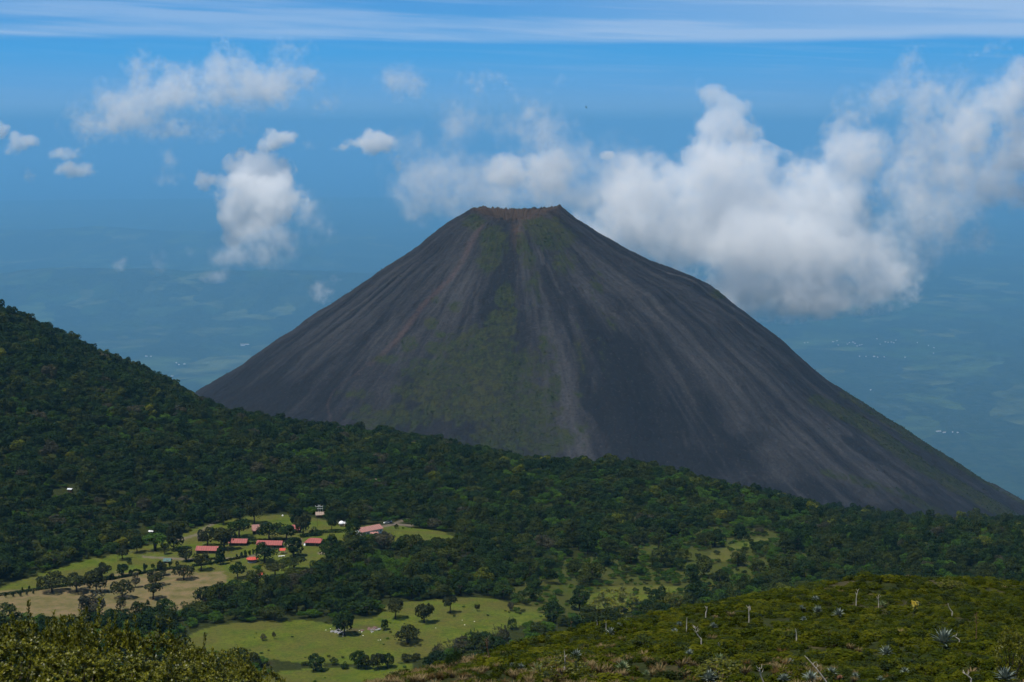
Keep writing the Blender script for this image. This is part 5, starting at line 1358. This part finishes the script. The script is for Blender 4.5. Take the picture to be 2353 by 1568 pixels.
me = mesh_np('foliage', V, F, FM['dark']); add_attr(me, 'tone', 'FLOAT', np.repeat(g2.uniform(0, .7, 700), 4)); link(bpy.data.objects.new('foliage', me), o)
tag(o, 'upright clipped ring of leaves right of the teal shelter', 'clipped ring')

# ---- far white buildings on the plain
farW = plain_mat('far_white_wall', (.58, .58, .57), .7, .2, .08, .05); farR = plain_mat('far_pale_roof', (.52, .49, .46), .7, .2, .1, .05)
def far_house(u, v, wpx, dpx, lab, grp):
    q = at_height(u, v, PLAIN)
    for _ in range(6): q = at_height(u, v, float(plain_h(np.array([q[0]]), np.array([q[1]]))[0]))
    k = FU / (q[1] * cp - q[2] * sp); Lx = wpx / k; D = dpx / k * 1.6; h = max(9.0, dpx / k * .45)
    o = empty('white_building', tuple(q), random.uniform(-.3, .3)); wall_box(MB(), Lx, D, h).build('wall', farW, o)
    gable_roof(MB(), Lx, D, h, D * .13, 2.0, 1.0).build('roof', farR, o)
    return tag(o, lab, 'building', grp)
gg = random.Random(9)
cz_ = lambda x, y: ((2700 + x / 2.063) * S_, (1200 + y / 2.063) * S_)
for x0, y0, w_ in ((875, 172, 14), (915, 198, 9), (985, 190, 9), (1000, 180, 10), (1030, 175, 16), (1045, 185, 10), (1080, 198, 12), (1098, 195, 9), (1215, 150, 7), (1240, 190, 8), (1280, 173, 11), (1300, 176, 9), (1325, 175, 9), (1360, 160, 6), (1526, 178, 6), (1612, 200, 7), (1655, 218, 6), (655, 180, 6), (680, 178, 6), (905, 165, 7), (1060, 205, 7), (1345, 180, 7)):
    u_, v_ = cz_(x0, y0); far_house(u_, v_, w_ / 2.063 * S_, 1.6, 'white building in the upper scatter of the hazy village right of the cone', 'buildings of the upper hazy village')
for x0, y0, w_ in ((1080, 285, 10), (1130, 286, 9), (1192, 286, 16), (1220, 292, 7), (1432, 292, 9), (1270, 290, 6), (1652, 260, 7)):
    u_, v_ = cz_(x0, y0); far_house(u_, v_, w_ / 2.063 * S_, 1.7, 'white building in the lower row of the hazy village right of the cone', 'buildings of the lower hazy row')
for x0, y0, w_, lab in ((1690, 866, 38, 'long white building by the pale fields right of the cone'), (1735, 875, 22, 'pale lower building joined to the right of the long white one'), (1838, 875, 10, 'small white building far right of the long white one'), (1165, 545, 9, 'lone white house just right of the cone flank'), (1800, 872, 7, 'tiny white house between the long building and the small one')):
    u_, v_ = cz_(x0, y0); far_house(u_, v_, w_ / 2.063 * S_, 2.6, lab, 'buildings in the fields right of the cone')
cl_ = lambda x, y: ((x / 1.96) * S_, (1100 + y / 1.96) * S_)
for x0, y0, w_, lab in ((1800, 378, 62, 'long pale building on the plain left of the cone'), (1075, 466, 16, 'flat pale building above the wooded hill'), (1110, 467, 10, 'small pale building right of the flat one'), (1297, 515, 8, 'tiny white house, left of three in a row'), (1315, 527, 9, 'tiny white house, middle of three in a row'), (1357, 524, 12, 'white house, right of three in a row'), (1265, 612, 16, 'pale building just above the wooded ridge'), (1200, 630, 7, 'tiny pinkish house just above the wooded ridge'), (1785, 388, 30, 'pale shed at the left of the long building')):
    u_, v_ = cl_(x0, y0); far_house(u_, v_, w_ / 1.96 * S_, 2.2, lab, 'buildings on the plain left of the cone')

# ---- the bird
p = at_depth(1347, 247, 420); o = empty('bird', tuple(p), 0.5); bm_ = bpy.data.materials; birdM = plain_mat('dark_feathers', (.02, .02, .024), .7, .2, .2, 6)
V = [(0, -.34, 0), (.10, -.1, .05), (.09, .15, .04), (0, .42, .0), (-.09, .15, .04), (-.10, -.1, .05), (0, -.1, -.08), (0, .15, -.07),
     (.55, -.16, .22), (1.0, .06, .16), (.98, .18, .14), (.5, .14, .18), (-.55, -.16, .22), (-1.0, .06, .16), (-.98, .18, .14), (-.5, .14, .18), (.12, .52, 0), (-.12, .52, 0)]
Fb = [(0, 1, 6), (0, 6, 5), (1, 2, 7, 6), (6, 7, 4, 5), (2, 3, 7), (7, 3, 4), (0, 5, 1), (1, 5, 4, 2), (2, 4, 3), (1, 8, 11, 2), (8, 9, 10, 11), (5, 4, 15, 12), (12, 15, 14, 13), (3, 16, 17)]
b = MB(); b.poly(V, Fb); b.build('body', birdM, o)
o.rotation_euler = (0, R(28), R(70)); o.scale = (.62, .62, .62)
tag(o, 'small dark bird gliding in front of the thin clouds above the crater', 'bird')
# ================================================================ clouds
def cloud_mat(puffs, size, dens, amp, t0, t1, det, seed, aniso=.0, step=.2):
    m, nt = new_mat('cloud_vapour')
    tc = N(nt, 'ShaderNodeTexCoord'); P = tc.outputs['Object']
    wn = N(nt, 'ShaderNodeTexNoise', i_Scale=1.0 / (size * 2.2), i_Detail=2.0); L(nt, P, wn.inputs['Vector'])
    wv = N(nt, 'ShaderNodeVectorMath', operation='MULTIPLY_ADD'); L(nt, wn.outputs['Color'], wv.inputs[0]); wv.inputs[1].default_value = (size * 1.1,) * 3
    off = N(nt, 'ShaderNodeVectorMath', operation='ADD'); L(nt, P, off.inputs[0]); off.inputs[1].default_value = (-size * .55,) * 3; L(nt, off.outputs[0], wv.inputs[2])
    W = wv.outputs[0]; acc = None
    for (c, r, s) in puffs:
        d = N(nt, 'ShaderNodeVectorMath', operation='MULTIPLY_ADD'); L(nt, W, d.inputs[0]); d.inputs[1].default_value = tuple(1 / x for x in r); d.inputs[2].default_value = tuple(-c[i] / r[i] for i in range(3))
        ln = N(nt, 'ShaderNodeVectorMath', operation='DOT_PRODUCT'); L(nt, d.outputs[0], ln.inputs[0]); L(nt, d.outputs[0], ln.inputs[1])
        f = mth(nt, 'MULTIPLY', mth(nt, 'SUBTRACT', 1.0, ln.outputs['Value'], clamp=True), s)
        acc = f if acc is None else mth(nt, 'SMOOTH_MAX', acc, f, .25)
    sh = N(nt, 'ShaderNodeVectorMath', operation='ADD'); L(nt, P, sh.inputs[0]); sh.inputs[1].default_value = (seed * 913.0, seed * 377.0, seed * 129.0)
    n = noise(nt, sh.outputs[0], 1.0 / size, det, .68)
    n2 = noise(nt, sh.outputs[0], 3.3 / size, max(3, det - 2), .66)
    nn = mth(nt, 'ADD', mth(nt, 'MULTIPLY', n, .72), mth(nt, 'MULTIPLY', n2, .28))
    gsum = mth(nt, 'MULTIPLY_ADD', mth(nt, 'SUBTRACT', nn, .5), amp * 1.25, acc)
    dn = mth(nt, 'MULTIPLY', maprange(nt, gsum, t0, t1, 0, 1, True), maprange(nt, acc, .0, .12))
    dn = mth(nt, 'MULTIPLY', mth(nt, 'POWER', dn, 1.6), dens)
    pv = N(nt, 'ShaderNodeVolumePrincipled'); pv.inputs['Color'].default_value = (1, 1, 1, 1); pv.inputs['Anisotropy'].default_value = aniso
    L(nt, dn, pv.inputs['Density'])
    o = N(nt, 'ShaderNodeOutputMaterial'); L(nt, pv.outputs[0], o.inputs['Volume'])
    m.cycles.volume_step_rate = step
    return m
def cloud(label, D, puffs, dens=.02, size=120, amp=1.1, t0=.15, t1=.75, det=5, seed=1, flat=.75, step=.2):
    """puffs: (u, v, half width, half height[, weight[, depth shift]]) seen from the ridge, set at distance D with real thickness"""
    gg = random.Random(seed); C = at_depth(np.mean([p[0] for p in puffs]), np.mean([p[1] for p in puffs]), D); L_ = []
    bm = bmesh.new(); rmin = 1e9
    for pf in puffs:
        u, v, ru, rv = pf[:4]; s = pf[4] if len(pf) > 4 else 1.0; dy = pf[5] if len(pf) > 5 else gg.uniform(-.5, .5)
        rx = ru / FU * D; rz = rv / FU * D; ry = (rx + rz) / 2 * flat * 1.2
        c = at_depth(u, v, D + dy * ry) - C
        L_.append((tuple(c), (rx * 1.25, ry * 1.25, rz * 1.25), s))
        mt = Matrix.Translation(Vector(c)) @ Matrix.Diagonal((rx * 1.30, ry * 1.30, rz * 1.30, 1))
        bmesh.ops.create_icosphere(bm, subdivisions=3, radius=1.0, matrix=mt); rmin = min(rmin, rx, ry, rz)
    me = bpy.data.meshes.new('cloud'); bm.to_mesh(me); bm.free()
    tmp = bpy.data.objects.new('cloud', me); col.objects.link(tmp)
    if len(puffs) > 1:
        md = tmp.modifiers.new('r', 'REMESH'); md.mode = 'VOXEL'; md.voxel_size = max(12.0, rmin / 3.0)
        dg = bpy.context.evaluated_depsgraph_get(); me2 = bpy.data.meshes.new_from_object(tmp.evaluated_get(dg))
        tmp.modifiers.clear(); tmp.data = me2; bpy.data.meshes.remove(me)
    tmp.name = 'cloud'; tmp.data.name = 'cloud'; tmp.data.materials.clear()
    tmp.data.materials.append(cloud_mat(L_, size, dens, amp, t0, t1, det, seed, step=step)); tmp.location = tuple(C)
    return tag(tmp, label, 'cloud', 'clouds drifting behind the cone')
cloud('broad grey lilac cloud in the upper left sky', 7500, [(300, 245, 115, 60, .85), (325, 155, 45, 45, .7), (400, 215, 95, 60, .95), (520, 145, 60, 55, .9), (560, 195, 120, 60, 1.0), (655, 180, 90, 50, .85), (235, 285, 85, 40, .7), (745, 215, 55, 45, .55), (650, 115, 65, 30, .5), (380, 290, 170, 36, .5), (190, 300, 50, 26, .5)],
      .0080, 110, 3.7, .18, 1.1, 6, 3)
cloud('small ragged grey cloud high left of the crater', 7000, [(925, 188, 62, 40, .8), (945, 160, 30, 25, .6)], 0.0085, 90, 3.2, 0.18, 1.1, 6, 4)
cloud('torn wisps of cloud high above the crater', 6500, [(1100, 190, 55, 32, .6), (1030, 245, 55, 20, .55), (1165, 210, 45, 20, .5), (1215, 245, 55, 45, .6), (1290, 182, 26, 18, .5), (1330, 285, 30, 18, .45)], 0.0075, 70, 4.0, 0.25, 1.2, 6, 5)
cloud('little white cloud at the far left edge', 9000, [(2, 300, 18, 22)], 0.018, 90, 2.2, 0.28, 0.75, 5, 6)
cloud('small white cloud low at the left edge of the sky', 9000, [(46, 326, 36, 22), (30, 345, 24, 12, .6)], 0.016, 100, 2.4, 0.28, 0.8, 5, 7)
cloud('flat pale cloud streak, upper one of two at the left', 9000, [(155, 355, 46, 16), (190, 340, 25, 12, .7)], 0.01, 90, 2.8, 0.3, 0.95, 5, 8)
cloud('flat pale cloud streak, lower one of two at the left', 9000, [(165, 392, 52, 18), (200, 380, 22, 12, .8)], 0.012, 90, 2.6, 0.3, 0.9, 5, 9)
cloud('faint cloud scrap below the left streaks', 9000, [(68, 402, 18, 18, .7)], 0.0100, 90, 2.76, 0.38, 1.05, 5, 10)
cloud('faint upright cloud scrap left of the big white cloud', 8500, [(385, 370, 26, 38, .7), (385, 410, 36, 16, .6)], 0.007, 100, 2.8, 0.2, 1.05, 5, 11)
cloud('small bright cloud perched above the big white one', 8200, [(642, 320, 40, 25), (610, 336, 28, 14, .8)], 0.018, 90, 2.4, 0.25, 0.75, 5, 12)
cloud('faint small cloud between two bright ones', 8200, [(718, 334, 30, 14, .7)], 0.0120, 90, 2.53, 0.38, 1.05, 5, 13)
cloud('bright torn cloud left of the crater, level with the horizon', 8000, [(870, 330, 50, 32), (812, 335, 46, 14, .8), (915, 365, 16, 26, .5)], 0.016, 90, 2.8, 0.28, 0.8, 6, 14)
cloud('big bright white cloud left of the cone', 7500, [(592, 405, 74, 58), (600, 455, 86, 58), (560, 495, 52, 46, .9), (645, 440, 42, 50, .9), (545, 545, 34, 26, .7), (500, 425, 30, 22, .7)], 0.014, 110, 2.7, .18, .6, 6, 15)
cloud('small bright puff beside the big white cloud', 7500, [(470, 416, 24, 24)], 0.016, 70, 2.4, 0.25, 0.75, 5, 16)
cloud('pale thin cloud trailing below the big white one', 7300, [(615, 555, 100, 60, .8), (690, 505, 75, 58, .65), (545, 590, 66, 34, .6), (498, 628, 44, 20, .7), (730, 490, 45, 40, .5)], 0.0075, 130, 2.8, 0.18, 1.05, 5, 17)
cloud('small thin cloud touching the left flank of the cone', 6500, [(748, 668, 40, 28, .9), (770, 645, 26, 24, .7)], 0.009, 90, 2.8, 0.3, 1.0, 5, 18)
cloud('faint wisps low over the plain at the left', 9500, [(275, 605, 20, 18, .7), (365, 600, 26, 30, .5), (430, 580, 22, 20, .5)], 0.006, 100, 2.8, 0.2, 1.1, 5, 19)
cloud('thin veil of cloud behind the crater', 5600, [(1000, 410, 110, 90, .85), (960, 470, 50, 60, .9), (1120, 430, 120, 85, .9), (1270, 410, 110, 90, .95), (1225, 310, 100, 65, .7), (1060, 300, 80, 60, .6), (1390, 430, 110, 110, .9), (930, 350, 60, 50, .6)], .0062, 100, 3.3, .12, 1.1, 6, 20)
cloud('bright ragged cloud just above the crater', 6200, [(1165, 398, 56, 40, .95), (1258, 392, 56, 52, .95), (1225, 372, 34, 26, .9)], .016, 70, 3.0, .12, .85, 7, 21)
cloud('little bright puff right of the crater', 6200, [(1390, 357, 18, 12)], 0.0264, 60, 2.53, 0.3, 0.62, 5, 22)
cloud('great white cloud rising behind the right flank', 5200, [(1500, 440, 120, 85, .85), (1440, 520, 110, 80, .8), (1600, 520, 130, 95, .9), (1680, 400, 120, 70, .85), (1720, 480, 130, 85), (1880, 460, 130, 95), (1960, 350, 75, 85, .7), (1780, 560, 190, 85), (1900, 570, 130, 90), (1800, 655, 210, 70, .75), (1980, 640, 130, 70, .6)],
      0.0105, 125, 2.9, .10, .66, 6, 23)
cloud('bright towering cloud head on top of the great white cloud', 5300, [(1640, 235, 42, 34), (1690, 245, 36, 34, .9), (1660, 290, 60, 44), (1700, 320, 50, 50, .6), (1640, 350, 60, 50, .7)], 0.013, 95, 2.7, .16, .65, 6, 24)
cloud('grey ragged cloud in front of the blue at the upper right', 5600, [(2100, 210, 95, 60, .85), (2090, 150, 44, 44, .7), (2010, 240, 80, 52, .65), (2170, 300, 110, 90, .8), (2110, 390, 110, 100, .75), (2200, 230, 60, 70, .6)], .0080, 90, 3.7, .16, 1.1, 6, 25)
cloud('bright tall cloud at the right edge', 5000, [(2340, 200, 65, 60), (2290, 250, 65, 65, .9), (2240, 310, 60, 80, .95), (2350, 320, 80, 100, .9), (2210, 380, 46, 50, .85), (2330, 430, 70, 50, .95)], .012, 95, 3.2, .16, .9, 6, 26)
cloud('bright small cloud right of the great white cloud', 5200, [(2115, 350, 46, 44, .9), (2130, 310, 30, 30, .7)], 0.01, 80, 3.4, 0.34, 1.05, 6, 27)
cloud('soft lilac cloud bank low at the right', 5600, [(2140, 480, 120, 90, .8), (2240, 430, 100, 80, .75), (2060, 560, 100, 90, .7), (2210, 540, 80, 44, .55), (2300, 400, 70, 70, .7)], .0085, 110, 3.0, .08, 1.05, 6, 28)
cloud('tattered dark wisp at the top right', 5600, [(2290, 108, 34, 24, .6), (2255, 85, 16, 12, .5), (2230, 130, 40, 16, .4)], 0.009, 55, 4.0, 0.25, 1.2, 6, 29)
cloud('dark wisp beside the towering cloud head', 5600, [(1570, 205, 36, 20, .6), (1600, 190, 26, 14, .5)], 0.008, 55, 4.0, 0.25, 1.2, 6, 30)
